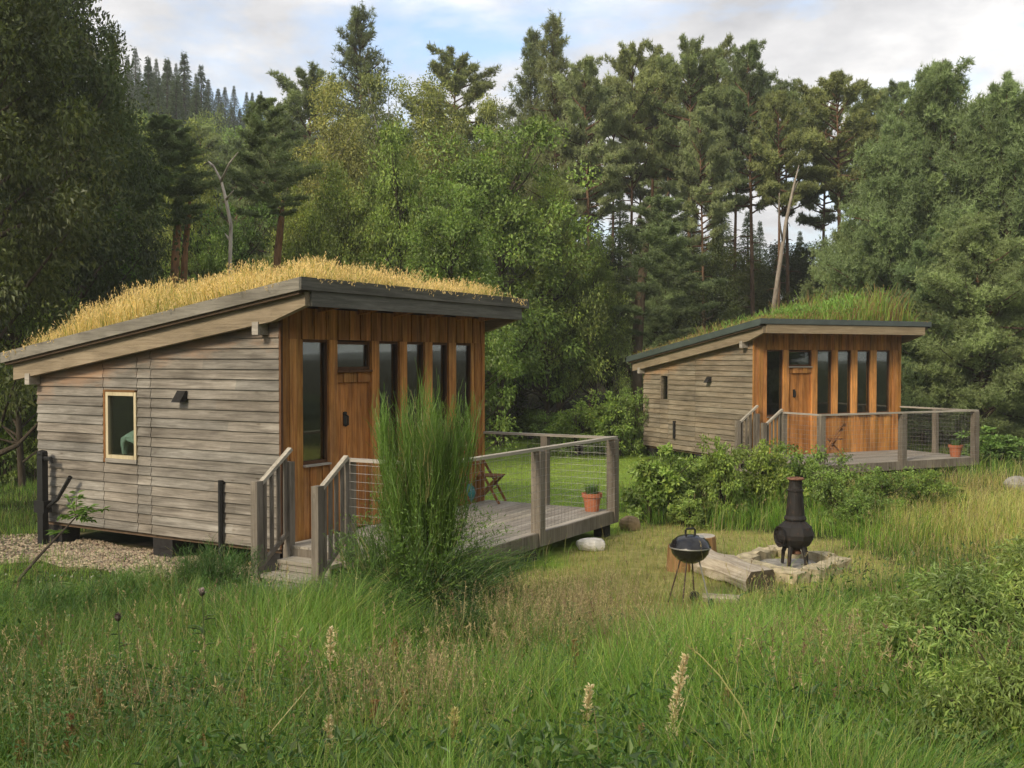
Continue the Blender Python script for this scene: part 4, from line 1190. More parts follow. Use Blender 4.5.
for k in range(16):  # unseen trees added so the cabin panes reflect dark foliage instead of sky
    an = math.radians(62 + 9.5 * k); d_ = 32 + 3 * math.sin(k * 2.3)
    x_, y_ = d_ * math.sin(an), d_ * math.cos(an)
    pr = PROTO[('dense1', 'dark0', 'dense0', 'mid0')[k % 4]]
    o = copy_tree(pr['o']); sc = VEG.uniform(1.1, 1.4); o.scale = (sc * 1.3, sc * 1.3, sc); o.rotation_euler = (0, 0, k * 1.7)
    o.location = (x_, y_, float(terrain(x_, y_)) - .05)
    if 'group' in o: del o['group']
    tag(o, 'unseen tree added behind the camera, mirrored darkly in the cabin windows', 'tree', 'unseen trees added for the window reflections')

# single trunks that stand out
def bare(name, pts_px, Y, radii, mat, label, cat='tree', limbs=()):
    e = None
    P = []
    for px, py in pts_px:
        x, z = xz(px, py, Y); P.append(Vector((x, Y, z)))
    zg = float(terrain(P[0].x, Y))
    P.insert(0, Vector((P[0].x - (P[1].x - P[0].x) * .1, Y, zg - .1)))
    o = P[0].copy(); o.z = zg
    e = empty(name, o)
    Geo().tube([p - o for p in P], [radii[0]] + list(radii), 9).build('trunk', M[mat], e, smooth=True)
    k = 0
    for l in limbs:
        q = []
        for j, (px, py) in enumerate(l):
            x, z = xz(px, py, Y); q.append(Vector((x, Y + .25 * j * (1 if k % 2 else -1), z)) - o)
        Geo().tube(q, list(np.linspace(.04, .01, len(q))), 6).build('branch', M[mat], e, smooth=True); k += 1
    tag(e, label, cat); return e
bare('dead_birch', ((229, 300), (231, 225), (226, 200), (221, 180), (213, 165)), 27.5, (.055, .05, .045, .035, .022), 'birch_bark', 'white dead birch with a kinked bare trunk above the golden roof',
     limbs=(((221, 182), (232, 165), (243, 156)), ((213, 166), (206, 160), (196, 163)), ((226, 200), (236, 192)), ((230, 240), (222, 232))))
bare('birch_tree', ((772, 320), (779, 270), (786, 222), (794, 185), (799, 165)), 40, (.1, .085, .07, .045, .015), 'grey_bark', 'pale birch trunk leaning to one side over the far roof',
     limbs=(((783, 245), (777, 215), (776, 195)), ((790, 200), (800, 180))))
def stem_pine(pts, Y, rad, key, sxy, sz, zo, label):
    e = bare('pine_tree', pts, Y, rad, 'orange_bark', label)
    me = [c_ for c_ in PROTO[key]['o'].children if c_.name.startswith('crown')][0].data
    c_ = bpy.data.objects.new('crown', me); COL.objects.link(c_); c_.parent = e
    c_.scale = (sxy, sxy, sz); c_.location = (.1, -.55, zo); c_.rotation_euler = (0, 0, VEG.uniform(0, 6))
stem_pine(((173, 300), (176, 250), (178, 225), (179, 195)), 29, (.12, .11, .1, .04), 'pine3', .36, .3, 4.6, 'left one of two close pine stems glowing orange above the golden roof')
stem_pine(((183, 300), (185, 250), (188, 222), (190, 198)), 29.5, (.1, .09, .08, .03), 'pine3', .3, .28, 4.9, 'slim right one of two close pine stems glowing orange above the golden roof')
stem_pine(((275, 300), (278, 250), (281, 222), (283, 200)), 31, (.12, .11, .1, .04), 'pine3', .4, .34, 4.9, 'orange pine stem above the ridge of the golden roof')
lp = bare('leaning_pine', ((637, 345), (640, 300), (644, 260), (648, 232), (650, 215)), 38, (.21, .19, .15, .08, .03), 'tan_bark', 'leaning pine with a thick pale trunk beside the low end of the far roof',
     limbs=(((649, 215), (664, 218), (670, 235)), ((651, 205), (640, 215), (634, 228)), ((651, 208), (643, 232)), ((652, 200), (658, 222))))

cm = [c_ for c_ in PROTO['pine3']['o'].children if c_.name.startswith('crown')][0].data
co = bpy.data.objects.new('crown', cm); COL.objects.link(co); co.parent = lp
co.scale = (.62, .62, .5); co.location = (.45, -.7, .6); co.rotation_euler = (0, 0, 1.1)

# ------------------------------------------------------------------ bushes
GB = 'leafy bushes in front of the far cabin'
for k, px, Y, yt, w, lab in (
 ('bush2', 655, 18.4, 446, 68, 'broad leaved bush at the end of the row nearest the mown lawn'),
 ('bush1', 700, 18.8, 456, 72, 'dark green bush second in the row from the lawn'),
 ('bush0', 722, 18.2, 438, 60, 'upright bright green bush in front of the grey far wall'),
 ('bush0', 762, 19.0, 440, 72, 'bush below the handrail of the far steps'),
 ('bush1', 805, 19.2, 446, 80, 'bush directly behind the tall stove flue'),
 ('bush1', 836, 18.0, 466, 70, 'dark bramble bush right of the stove flue'),
 ('bush0', 880, 18.6, 468, 66, 'bush under the middle of the far deck edge'),
 ('bush1', 922, 18.8, 468, 66, 'bush below the flower pot of the far deck'),
 ('bush0', 948, 19.6, 482, 40, 'small bush at the end of the row by the yellow meadow'),
 ('bush2', 688, 17.6, 492, 40, 'low bush in front of the row with grass around it'),
 ('bush0', 862, 17.2, 492, 60, 'low tangled bush in tall grass in front of the far deck'),
): T(k, px, Y, yt, w, lab, 'bush', GB)
for k, px, Y, yt, w, lab in (
 ('bush0', 580, 31, 402, 76, 'broad pale leafy bush at the back of the lawn'),
 ('bush0', 614, 30.5, 392, 66, 'dense green bush between lawn and far cabin'),
 ('bush1', 632, 31, 388, 40, 'tall green bush against the rear of the far cabin'),
 ('bush1', 552, 33, 412, 50, 'small bush under the dark trees by the slim post'),
 ('bush2', 1000, 28, 428, 60, 'low green bush right of the far deck post'),
): T(k, px, Y, yt, w, lab, 'bush', 'bushes around the lawn edge')
for px in (500, 530, 470, 440): T('bush1', px, 37, 408 + VEG.uniform(-6, 6), 60, 'dark bush in the shade at the back of the lawn', 'bush', 'shaded bushes behind the lawn')
for px, yt in ((5, 395), (-40, 380), (35, 410)): T('bush1', px, 24, yt, 80, 'dark bush under the huge corner tree', 'bush', 'shaded bushes under the corner tree')
GW = 'willow bushes in the near meadow'
T('willow', 968, 6.6, 572, 230, 'big pale willow bush at the near meadow edge', 'bush', GW)
T('willow', 905, 8.3, 600, 130, 'pale willow bush spreading towards the stove', 'bush', GW)
T('willow', 1040, 8.2, 540, 190, 'tall willow bush behind the big pale one', 'bush', GW)
T('willow', 1010, 5.4, 650, 200, 'willow bush at the lower picture corner', 'bush', GW)
T('bush0', 940, 6.6, 700, 120, 'low leafy weed bush under the big willow', 'bush', GW)

# ------------------------------------------------------------------ broom
def broom(name, base, H, spread, n, seed, label, green, flop=0.0, w=.008, dirn=None):
    """sheaves of thin upright shoots carried on woody stems, small leaves on the lower twigs"""
    rng = np.random.default_rng(seed)
    e = empty(name, base)
    nc = 80
    th = rng.uniform(0, 2 * PI, nc); rc = spread * np.sqrt(rng.random(nc))
    cx = np.stack([np.cos(th) * rc, np.sin(th) * rc], -1)
    cb = H * rng.uniform(.1, .55, nc)
    ct = H * rng.uniform(.62, 1.0, nc) * (1 - .22 * (rc / spread) ** 2)
    ct = np.maximum(ct, cb + .3 * H)
    ii = rng.integers(0, nc, n)
    f0 = .12 + rng.random(n) * .55
    z0 = cb[ii] + (ct[ii] - cb[ii]) * f0
    top = np.minimum(z0 + (ct[ii] - cb[ii]) * rng.uniform(.3, .75, n), ct[ii] * rng.uniform(.86, 1.05, n)); top = np.maximum(top, z0 + .08)
    a = rng.uniform(0, 2 * PI, n); q = np.sqrt(rng.random(n)); d = np.stack([np.cos(a), np.sin(a)], -1)
    frac = (z0 / H)[:, None]
    bx = cx[ii] * (.3 + 1.0 * np.minimum(frac, .7)) + d * (q * .035)[:, None]
    tx = cx[ii] * (.55 + .6 * np.minimum(top[:, None] / H, .9)) + d * (q * rng.uniform(.04, .2, n))[:, None]
    if dirn is not None: tx = tx + np.array(dirn)[None] * (top * flop)[:, None]
    k = 5; ts = np.linspace(0, 1, k)
    pts = np.zeros((n, k, 3)); wob = rng.normal(0, .03, (n, k, 2))
    for jj, t in enumerate(ts):
        pts[:, jj, :2] = bx + (tx - bx) * (t if flop == 0 else t ** 1.5) + wob[:, jj] * t
        pts[:, jj, 2] = z0 + (top - z0) * (t if flop == 0 else t - .55 * flop * t * t)
    an = rng.uniform(0, PI, n); side = np.stack([np.cos(an), np.sin(an), 0 * an], -1)
    cs = rng.uniform(.6, 1.25, nc)
    c = np.array(green) * (cs[ii] * rng.uniform(.7, 1.3, n))[:, None]
    c = np.where(rng.random((n, 1)) < .08, np.array([.28, .26, .1]), c)
    g = Geo(); g.ribbons(pts, np.full(n, w) * rng.uniform(.7, 1.4, n), side, c, .35)
    m = n * 3; jj = rng.integers(0, n, m); tt = rng.uniform(.05, .75, m)
    i0 = np.minimum((tt * (k - 1)).astype(int), k - 2); f = (tt * (k - 1) - i0)[:, None]
    P = pts[jj, i0] * (1 - f) + pts[jj, i0 + 1] * f + rng.normal(0, .03, (m, 3))
    P = P[P[:, 2] < rng.uniform(.35, .72, m) * H]; m = len(P)
    g.leaves(P, rng.normal(0, 1, (m, 3)) + np.array([0, 0, .4]), rng.normal(0, 1, (m, 3)), rng.uniform(.02, .05, m), rng.uniform(.007, .016, m), np.array(green) * .9 * rng.uniform(.6, 1.5, (m, 1)))
    # loose twigs arching out low down
    m = n // 2; a = rng.uniform(0, 2 * PI, m); d = np.stack([np.cos(a), np.sin(a)], -1); ln = spread * rng.uniform(.25, 1.75, m); hh = H * rng.uniform(.12, .62, m) * (1.15 - .3 * ln / spread)
    b0 = d * .06; z00 = hh * rng.uniform(.1, .5, m)
    pp = np.zeros((m, 4, 3))
    for jj_, t in enumerate((0, .4, .75, 1.)):
        pp[:, jj_, :2] = b0 + d * (ln * t)[:, None]; pp[:, jj_, 2] = z00 + (hh - z00) * (1.9 * t - 1.0 * t * t)
    g.ribbons(pp, np.full(m, w * .6), np.stack([-np.sin(a), np.cos(a), .4 + 0 * a], -1), np.array(green) * rng.uniform(.6, 1.3, (m, 1)), .4)
    mm = m * 7; k2 = np.repeat(np.arange(m), 7); t2 = rng.uniform(.35, 1, mm)
    i0 = np.minimum((t2 * 3).astype(int), 2); f = (t2 * 3 - i0)[:, None]
    P = pp[k2, i0] * (1 - f) + pp[k2, i0 + 1] * f
    g.leaves(P, rng.normal(0, .8, (mm, 3)) + np.array([0, 0, .5]), rng.normal(0, 1, (mm, 3)), rng.uniform(.025, .06, mm), rng.uniform(.006, .014, mm), np.array(green) * rng.uniform(.6, 1.5, (mm, 1)))
    g.build('stems', M['leaf'], e)
    s = Geo()
    for j in range(14):
        q = rng.normal(0, .1, 2) * spread; s.tube([(q[0] * .4, q[1] * .4, -.05), (q[0], q[1], .25 * H), (q[0] * 2.6, q[1] * 2.6, .55 * H)], [.016, .012, .005], 5)
    s.build('woody_stem', M['bark'], e)
    return tag(e, label, 'broom bush', 'broom bushes by the deck')
def gp(px, Y):
    x = (px - 512) / F * Y
    return (x, Y, float(terrain(x, Y)) - .03)
broom('broom_bush', gp(424, 10.7), 2.95, .6, 3300, 1, 'tall bright green broom bush in front of the orange cabin front', (.105, .2, .034), w=.0062)
broom('broom_bush', gp(398, 10.4), 1.45, .7, 900, 2, 'shorter dark broom bush beside the steps railing', (.09, .165, .036))
broom('broom_bush', gp(462, 10.4), 1.2, .55, 1000, 3, 'dark low broom bush with arching twigs over the near deck edge', (.08, .14, .036), .45, dirn=(.8, .3))
broom('broom_bush', gp(380, 9.9), 1.0, .55, 900, 4, 'low broom bush flopping towards the steps', (.105, .185, .04), .5, dirn=(-.9, -.1))
broom('broom_bush', gp(455, 9.2), .8, .5, 900, 5, 'dark tuft of broom at the foot of the tall bush', (.075, .13, .036), .25, dirn=(.3, -.5))

for k, (px, Y, H_, sp_, n_) in enumerate(((150, 11.0, .8, .55, 1300), (215, 11.6, .95, .5, 1400), (268, 10.3, .6, .5, 1300), (240, 10.2, .75, .6, 1300), (90, 10.6, .7, .55, 1100), (330, 9.8, .8, .5, 1200), (30, 10.2, .75, .6, 1100), (180, 9.4, .65, .6, 1100), (520, 9.4, .6, .45, 900))):
    lab = ('soft green broom tuft before the gravel path, below the side window', 'tallest broom tuft hiding the gravel before the cable pipe', 'broom tuft in the grass just below the deck steps', 'wide low broom tuft between thistle and steps',
           'low broom tuft below the black post of the cabin', 'broom tuft right under the tall broom bush and the steps', 'broom tuft near the leaning sapling at the picture edge', 'flat broom tuft around the thistle with the white tuft', 'small broom tuft in the meadow below the near deck edge')[k]
    o = broom('broom_tuft', gp(px, Y), H_, sp_, n_, 30 + k, lab, ((.1, .19, .034), (.085, .165, .034))[k % 2], w=.0055)
    o['category'] = 'broom tuft'; o['group'] = 'low broom tufts in the near meadow'

# ------------------------------------------------------------------ grass
def grass():
    rng = np.random.default_rng(77)
    def scatter(n, y0, y1, pw, xw=.62):
        u = rng.random(n)
        e = 1 - pw
        y = (y0 ** e + u * (y1 ** e - y0 ** e)) ** (1 / e) if abs(e) > 1e-6 else y0 * (y1 / y0) ** u
        x = rng.uniform(-1, 1, n) * (xw * y + 1.2)
        return x, y
    parts = []
    for n, y0, y1, pw in ((300000, 3.6, 12.5, .6), (120000, 12, 24, 1.0), (75000, 22, 44, 1.0)):
        parts.append(scatter(n, y0, y1, pw))
    x = np.concatenate([p[0] for p in parts]); y = np.concatenate([p[1] for p in parts])
    la, cl, pa = zones(x, y)
    keep = np.ones(len(x), bool)
    for i in (0, 1):
        u, v = to_local(i, x, y)
        keep &= ~((u > -.1) & (u < W + .1) & (v > -2.5) & (v < L + .1))
    u, v = to_local(0, x, y); keep &= ~((u > -.95) & (u < 0) & (v > -1.3) & (v < -.05))
    keep &= ~(pa & (rng.random(len(x)) > .17 + .3 * sm((x + 5.2) / 1.5)))
    keep &= ~(cl & (rng.random(len(x)) > .75))
    px, py = PL[0] * .25 + PF[0] * .25 + PR[0] * .25 + PB[0] * .25, PL[1] * .25 + PF[1] * .25 + PR[1] * .25 + PB[1] * .25
    keep &= ~((np.abs(x - px) < .5) & (np.abs(y - py) < .55))
    x, y, la, cl = x[keep], y[keep], la[keep], cl[keep]
    n = len(x)
    n1 = noise2(x, y, 3.2, 31); n2 = noise2(x, y, 1.1, 32); n3 = noise2(x, y, 7, 35)
    n4 = noise2(x, y, .45, 36)
    h = .40 + .12 * n1 + .11 * n2 + .07 * n4
    h *= rng.uniform(.55, 1.35, n)
    near = sm((12.2 - y) / 2.5)
    h = h * (.72 + .42 * near)
    strip = (y > 10.6) & (x < -1.6)                 # shorter grass and clover before the gravel
    h = np.where(strip, h * (1 - .45 * sm((y - 10.6) / 2.2)), h)
    h = np.where((y > 20) & ~la, h * .85, h)
    h = np.where(la, rng.uniform(.03, .075, n), h)
    h = np.where(cl, rng.uniform(.03, .13, n) * (1 + (rng.random(n) < .06) * 2.2), h)
    ul, vl = to_local(0, x, y); bes = (ul > -1.6) & (ul <= 0) & (vl > 0); h = np.where(bes, np.minimum(h, rng.uniform(.05, .2, n)), h)
    h = np.where((y > 15.4) & (y < 19.5) & (x > 1.8) & ~cl & ~la, h * 1.35, h)
    back = (y > 30) & ~la; h = np.where(back, rng.uniform(.15, .4, n), h)
    # colours
    G1, G2, Yl, St, Ol = map(np.array, ((.1, .21, .028), (.175, .3, .042), (.33, .37, .085), (.47, .39, .18), (.16, .2, .05)))
    r = rng.random((n, 1))
    warm = sm((x - 1.0 - .15 * y + 1.2 * n3) / 5)[:, None] * .75 + .12 * n2[:, None]
    c = np.where(r < .5, G1, G2)
    c = np.where(rng.random((n, 1)) < .15, Ol, c)
    c = np.where(rng.random((n, 1)) < .1 + .28 * warm, Yl, c)
    c = np.where(rng.random((n, 1)) < .025 + .1 * warm, St, c)
    lm = la[:, None]; c = np.where(lm, np.where(r < .6, [.3, .48, .06], [.42, .52, .09]), c)
    cm = cl[:, None]; c = np.where(cm, np.where(r < .35 + .4 * sm(n1[:, None] + .5), [.27, .38, .07], np.where(r < .85, [.42, .42, .13], [.54, .46, .22])), c)
    lg_ = ((y > 15.2) & (y < 19) & (x > 1.8))[:, None]; c = np.where(lg_ & ~cm, c * np.array([1.2, 1.25, 1.05]), c)
    ym = (sm((x - 5.2) / 2.5) * sm((y - 12) / 3) * sm((26 - y) / 3))[:, None]
    c = np.where(rng.random((n, 1)) < .75 * ym * (~cm), np.where(r < .6, [.46, .42, .12], [.5, .4, .17]), c)
    c = c * rng.uniform(.65, 1.3, (n, 1)) * (1 + .24 * n1[:, None] + .2 * n3[:, None])
    c = np.clip(c, .01, .6)
    base = np.stack([x, y, terrain(x, y) - .015], -1)
    th = rng.uniform(0, 2 * PI, n); dv = np.stack([np.cos(th), np.sin(th), 0 * th], -1)
    dv[:, 0] += .35 * n2; dv[:, 1] += .25 * n1
    ln = h * rng.uniform(.1, .75, n)
    P1 = base + dv * (ln * .28)[:, None] + np.array([0, 0, 1.]) * (h * .6)[:, None]
    P2 = base + dv * ln[:, None] + np.array([0, 0, 1.]) * (h * (1 - .2 * ln / h))[:, None]
    tw = th + PI / 2 + rng.normal(0, .6, n); sd = np.stack([np.cos(tw), np.sin(tw), 0 * tw], -1)
    w = rng.uniform(.0032, .0075, n) * (1 + .05 * np.clip(y - 9, 0, 30))
    w = np.where(la | cl, w * 1.1, w)
    g = Geo(); g.ribbons(np.stack([base, P1, P2], 1), w, sd, c, .15)
    o = g.build('meadow_grass', M['grass'], kind='stuff'); tag(o, 'long and short green grass blades of the meadow and lawn', 'grass')
    # flowering stems and seed heads
    m = 7000
    x = []; y = []
    xx, yy = scatter(m, 5.6, 22, .8)
    la, cl, pa = zones(xx, yy); kp = ~(la | pa | (cl & (rng.random(m) > .05)))
    for i in (0, 1):
        u, v = to_local(i, xx, yy); kp &= ~((u > -1.2) & (u < W + .1) & (v > -2.6) & (v < L + .1))
    kp &= ~((yy > 10.8) & (xx < -1.6)); kp &= (noise2(xx, yy, 2.2, 41) + .5 * rng.normal(0, 1, m) + .16 * (xx - .5)) > -.1
    xx, yy = xx[kp], yy[kp]; m = len(xx)
    hh = rng.uniform(.45, .85, m)
    hh = np.where(yy > 12.5, hh * .7, hh)
    base = np.stack([xx, yy, terrain(xx, yy)], -1)
    th = rng.uniform(0, 2 * PI, m); dv = np.stack([np.cos(th), np.sin(th), 0 * th], -1); ln = hh * rng.uniform(.05, .35, m)
    up = np.array([0, 0, 1.])
    P1 = base + dv * (ln * .3)[:, None] + up * (hh * .6)[:, None]; P2 = base + dv * ln[:, None] + up * hh[:, None]
    tw = rng.uniform(0, PI, m); sd = np.stack([np.cos(tw), np.sin(tw), 0 * tw], -1)
    kind = rng.random(m)
    sc = np.where((kind < .45)[:, None], [.40, .33, .16], np.where((kind < .8)[:, None], [.2, .2, .08], [.2, .15, .07])) * rng.uniform(.7, 1.2, (m, 1))
    g = Geo(); g.ribbons(np.stack([base, P1, P2], 1), np.full(m, .0042) * (1 + .05 * np.clip(yy - 9, 0, 20)), sd, sc, .5)
    q = 9; k = np.repeat(np.arange(m), q); t = rng.uniform(.0, 1, m * q)
    P = P2[k] - (P2[k] - P1[k]) * (t * .3)[:, None]
    D = rng.normal(0, .5, (m * q, 3)) + up * .9
    hc = np.where((kind < .45)[:, None], [.46, .37, .2], np.where((kind < .8)[:, None], [.25, .22, .11], [.22, .14, .09]))[k] * rng.uniform(.7, 1.25, (m * q, 1))
    g.leaves(P, D, rng.normal(0, 1, (m * q, 3)), rng.uniform(.015, .04, m * q) * (1.2 - t * .4), rng.uniform(.004, .010, m * q), hc)
    # purple brown panicle patches
    zs_ = ((-.1, 1.0, 8.0, 10.6, 1300), (-2.6, -1.9, 5.2, 6.0, 160), (-.9, -.2, 5.3, 7.0, 400), (1.6, 2.8, 6.6, 8.4, 700))
    xx = np.concatenate([rng.normal((a_ + b_) / 2, (b_ - a_) * .4, n_) for a_, b_, _, _, n_ in zs_]); yy = np.concatenate([rng.uniform(c_, d_, n_) for _, _, c_, d_, n_ in zs_])
    m = len(xx); hh = rng.uniform(.45, .8, m); base = np.stack([xx, yy, terrain(xx, yy)], -1)
    th = rng.uniform(0, 2 * PI, m); dv = np.stack([np.cos(th), np.sin(th), 0 * th], -1); ln = hh * rng.uniform(.05, .3, m)
    P1 = base + dv * (ln * .3)[:, None] + up * (hh * .6)[:, None]; P2 = base + dv * ln[:, None] + up * hh[:, None]
    tw = rng.uniform(0, PI, m); sd = np.stack([np.cos(tw), np.sin(tw), 0 * tw], -1)
    br_ = np.where((rng.random((m, 1)) < .55), [.36, .27, .16], [.46, .39, .2]) * rng.uniform(.75, 1.25, (m, 1))
    g.ribbons(np.stack([base, P1, P2], 1), np.full(m, .003), sd, br_ * .8, .5)
    q = 10; k = np.repeat(np.arange(m), q); t = rng.uniform(.0, 1, m * q)
    P = P2[k] - (P2[k] - P1[k]) * (t * .45)[:, None] + rng.normal(0, .012, (m * q, 3)) * t[:, None]
    g.leaves(P, rng.normal(0, .6, (m * q, 3)) + up * .8, rng.normal(0, 1, (m * q, 3)), rng.uniform(.01, .024, m * q), rng.uniform(.003, .007, m * q), br_[k] * rng.uniform(.7, 1.3, (m * q, 1)))
    o = g.build('flowering_grass', M['dry'], kind='stuff'); tag(o, 'thin flowering grass stems with tan and reddish seed heads', 'grass')
    # broad leaved weeds and clover low in the grass
    m = 60000
    xx, yy = scatter(m, 4.2, 14, .9)
    la, cl, pa = zones(xx, yy); kp = ~(la | pa | cl) & (noise2(xx, yy, 1.3, 51) > -.25)
    for i in (0, 1):
        u, v = to_local(i, xx, yy); kp &= ~((u > -1.0) & (u < W + .1) & (v > -2.6) & (v < L + .1))
    xx, yy = xx[kp], yy[kp]; m = len(xx)
    zz = terrain(xx, yy) + rng.uniform(.02, .5, m) * np.where((yy > 10.8) & (xx < -1.6), .3, 1)
    g = Geo(); L_ = rng.uniform(.025, .085, m)
    cw = np.where(rng.random((m, 1)) < .7, [.085, .155, .035], [.16, .21, .06]) * rng.uniform(.5, 1.35, (m, 1))
    g.leaves(np.stack([xx, yy, zz], -1), rng.normal(0, 1, (m, 3)) + up * .5, rng.normal(0, .6, (m, 3)) + up, L_, L_ * rng.uniform(.22, .5, m), cw)
    # upright leafy stems standing through the grass
    ms = 5200; xs_, ys_ = scatter(ms, 4.6, 12.5, .8)
    la, cl, pa = zones(xs_, ys_); kp = ~(la | pa | cl) & (noise2(xs_, ys_, 1.7, 61) > -.1) & ~((ys_ > 10.9) & (xs_ < -1.4))
    for i in (0, 1):
        u, v = to_local(i, xs_, ys_); kp &= ~((u > -1.1) & (u < W + .1) & (v > -2.7) & (v < L + .1))
    xs_, ys_ = xs_[kp], ys_[kp]; ms = len(xs_)
    hs = rng.uniform(.35, .8, ms); b_ = np.stack([xs_, ys_, terrain(xs_, ys_)], -1)
    ln_ = rng.normal(0, .12, (ms, 2)); tp = b_ + np.concatenate([ln_, np.zeros((ms, 1))], 1) + up * hs[:, None]; md_ = b_ * .5 + tp * .5 + up * .02
    hue_ = np.where(rng.random((ms, 1)) < .6, [.1, .19, .045], np.where(rng.random((ms, 1)) < .6, [.17, .23, .07], [.26, .19, .08]))
    a_ = rng.uniform(0, PI, ms); g.ribbons(np.stack([b_, md_, tp], 1), np.full(ms, .005), np.stack([np.cos(a_), np.sin(a_), 0 * a_], -1), hue_ * .9, .5)
    q_ = 14; k_ = np.repeat(np.arange(ms), q_); t_ = np.tile(np.linspace(.2, 1.0, q_), ms)
    a_ = t_ * 40 + rng.uniform(0, 6, ms)[k_]
    lf = (.03 + .035 * rng.random(ms))[k_] * (1.25 - .75 * t_)
    g.leaves(b_[k_] * (1 - t_)[:, None] + tp[k_] * t_[:, None], np.stack([np.cos(a_), np.sin(a_), .55 + 0 * a_], -1) + rng.normal(0, .2, (ms * q_, 3)), np.tile(up, (ms * q_, 1)), lf, lf * .38, hue_[k_] * rng.uniform(.65, 1.4, (ms * q_, 1)))
    # white clover heads
    m2 = 150; xc = rng.uniform(-7, -2.2, m2); yc = rng.uniform(11.2, 13.0, m2)
    g.leaves(np.repeat(np.stack([xc, yc, np.full(m2, .16)], -1), 3, 0), rng.normal(0, 1, (m2 * 3, 3)), rng.normal(0, 1, (m2 * 3, 3)), np.full(m2 * 3, .022), np.full(m2 * 3, .02), np.array([.6, .6, .5]) * np.ones((m2 * 3, 1)))
    o = g.build('meadow_weeds', M['leaf'], kind='stuff'); tag(o, 'broad leaved weeds and white clover low in the meadow grass', 'weeds')
grass()

# ------------------------------------------------------------------ single stems in the near meadow
def plume(px, ytop, ybot, Y, label, col=(.62, .52, .34), thick=1.0, bend=.06, seed=0, cat='seed head', grp='tall pale seed heads in the near meadow'):
    rng = np.random.default_rng(seed)
    x, zt = xz(px, ytop, Y); zb = xz(px, ybot, Y)[1]
    zg = float(terrain(x, Y)); h = zt - zg; hl = min(zt - zb, h * .8)
    e = empty('seed_head_stem', (x - bend * h * .6, Y, zg))
    pts = [Vector((bend * h * (.6 * (t ** 2) * 1.0), .02 * math.sin(5 * t), h * t)) for t in np.linspace(0, 1, 8)]
    Geo().tube(pts, list(np.linspace(.006, .0025, 8)), 6).build('stem', M['dry'], e).data
    n = int(330 * hl / .3); t = rng.random(n)
    z = h - hl * t
    xc = bend * .6 * z * z / h
    clus = .5 + .5 * np.sin(t * 22 + seed)
    r = .021 * thick * (.3 + .95 * clus) * np.sqrt(np.clip(t * 4 + .1, 0, 1))
    a = rng.uniform(0, 2 * PI, n); rr = r * np.sqrt(rng.random(n))
    P = np.stack([xc + np.cos(a) * rr, np.sin(a) * rr, z], -1)
    D = np.stack([np.cos(a), np.sin(a), 0 * a + .9], -1) + rng.normal(0, .3, (n, 3))
    g = Geo(); g.leaves(P, D, rng.normal(0, 1, (n, 3)), rng.uniform(.014, .028, n), rng.uniform(.007, .014, n), np.array(col) * 1.25 * rng.uniform(.65, 1.25, (n, 1)))
    g.build('seed_head', M['dry'], e)
    for ch_ in e.children:
        if ch_.name.startswith('stem'):
            at_ = ch_.data.attributes['col']; k = len(ch_.data.vertices)
            at_.data.foreach_set('color', np.tile(np.array([.36, .28, .13, 1.], np.float32), k))
    tag(e, label, cat, grp)
plume(590, 686, 768, 5.6, 'pale seed head with a bent tip between the broom bush and the grill', bend=.12, seed=1)
plume(686, 655, 745, 5.4, 'knobbly pale seed head leaning below the kettle grill', bend=.2, thick=1.15, seed=2)
plume(331, 628, 662, 6.8, 'short fat pale seed head below the deck steps', thick=1.25, bend=.02, seed=3)
plume(329, 716, 775, 5.2, 'upright pale seed head at the lower picture edge under the steps', thick=.9, bend=.02, seed=4)
plume(455, 710, 760, 5.3, 'yellowish seed head standing below the broom bush', (.4, .36, .15), 1.2, .06, 5)
plume(642, 725, 770, 5.5, 'thin brown seed head between the two knobbly pale ones', (.34, .25, .13), .6, .05, 6)
GDK = 'brown dock spikes in the near meadow'
for k, (px, yt, yb, Y) in enumerate(((70, 715, 775, 5.3), (100, 690, 760, 5.8), (128, 735, 775, 5.2), (205, 735, 775, 5.3), (243, 690, 760, 6.0), (262, 740, 775, 5.2), (375, 700, 768, 5.6), (405, 690, 760, 5.8), (432, 735, 775, 5.2), (395, 640, 680, 7.2), (20, 740, 775, 5.3), (520, 640, 680, 7.4), (728, 690, 740, 6.0), (575, 640, 690, 7.0))):
    plume(px, yt, yb, Y, 'thin reddish brown dock spike standing in the near meadow', ((.26, .15, .07), (.28, .2, .08), (.2, .17, .06))[k % 3], .8, .04, 20 + k, 'dock plant', GDK)

e = empty('dry_stem', gp(765, 5.2)); x0, y0, z0 = e.location
P = [Vector((xz(px, py, Y)[0], Y, xz(px, py, Y)[1])) - Vector((x0, y0, z0)) for px, py, Y in ((765, 790, 5.2), (757, 745, 5.25), (742, 708, 5.3), (720, 676, 5.35), (700, 655, 5.4), (688, 646, 5.45))]
P[0] = Vector((0, 0, 0))
o = Geo().tube(P, [.006, .0055, .005, .004, .003, .002], 6, c=(.42, .4, .15)).build('stem', M['dry'], e)
g = Geo(); rng = np.random.default_rng(3); n = 26; tt = rng.random(n)
pp = np.array([list(P[-1] * (1 - t) + P[-2] * t) for t in tt * .8]); g.leaves(pp, rng.normal(0, .5, (n, 3)) + np.array([-1, 0, .6]), rng.normal(0, 1, (n, 3)), np.full(n, .018), np.full(n, .005), np.tile([.4, .36, .16], (n, 1)))
g.build('seed_head', M['dry'], e)
tag(e, 'single yellow stem arching over the meadow below the grill', 'grass stem')

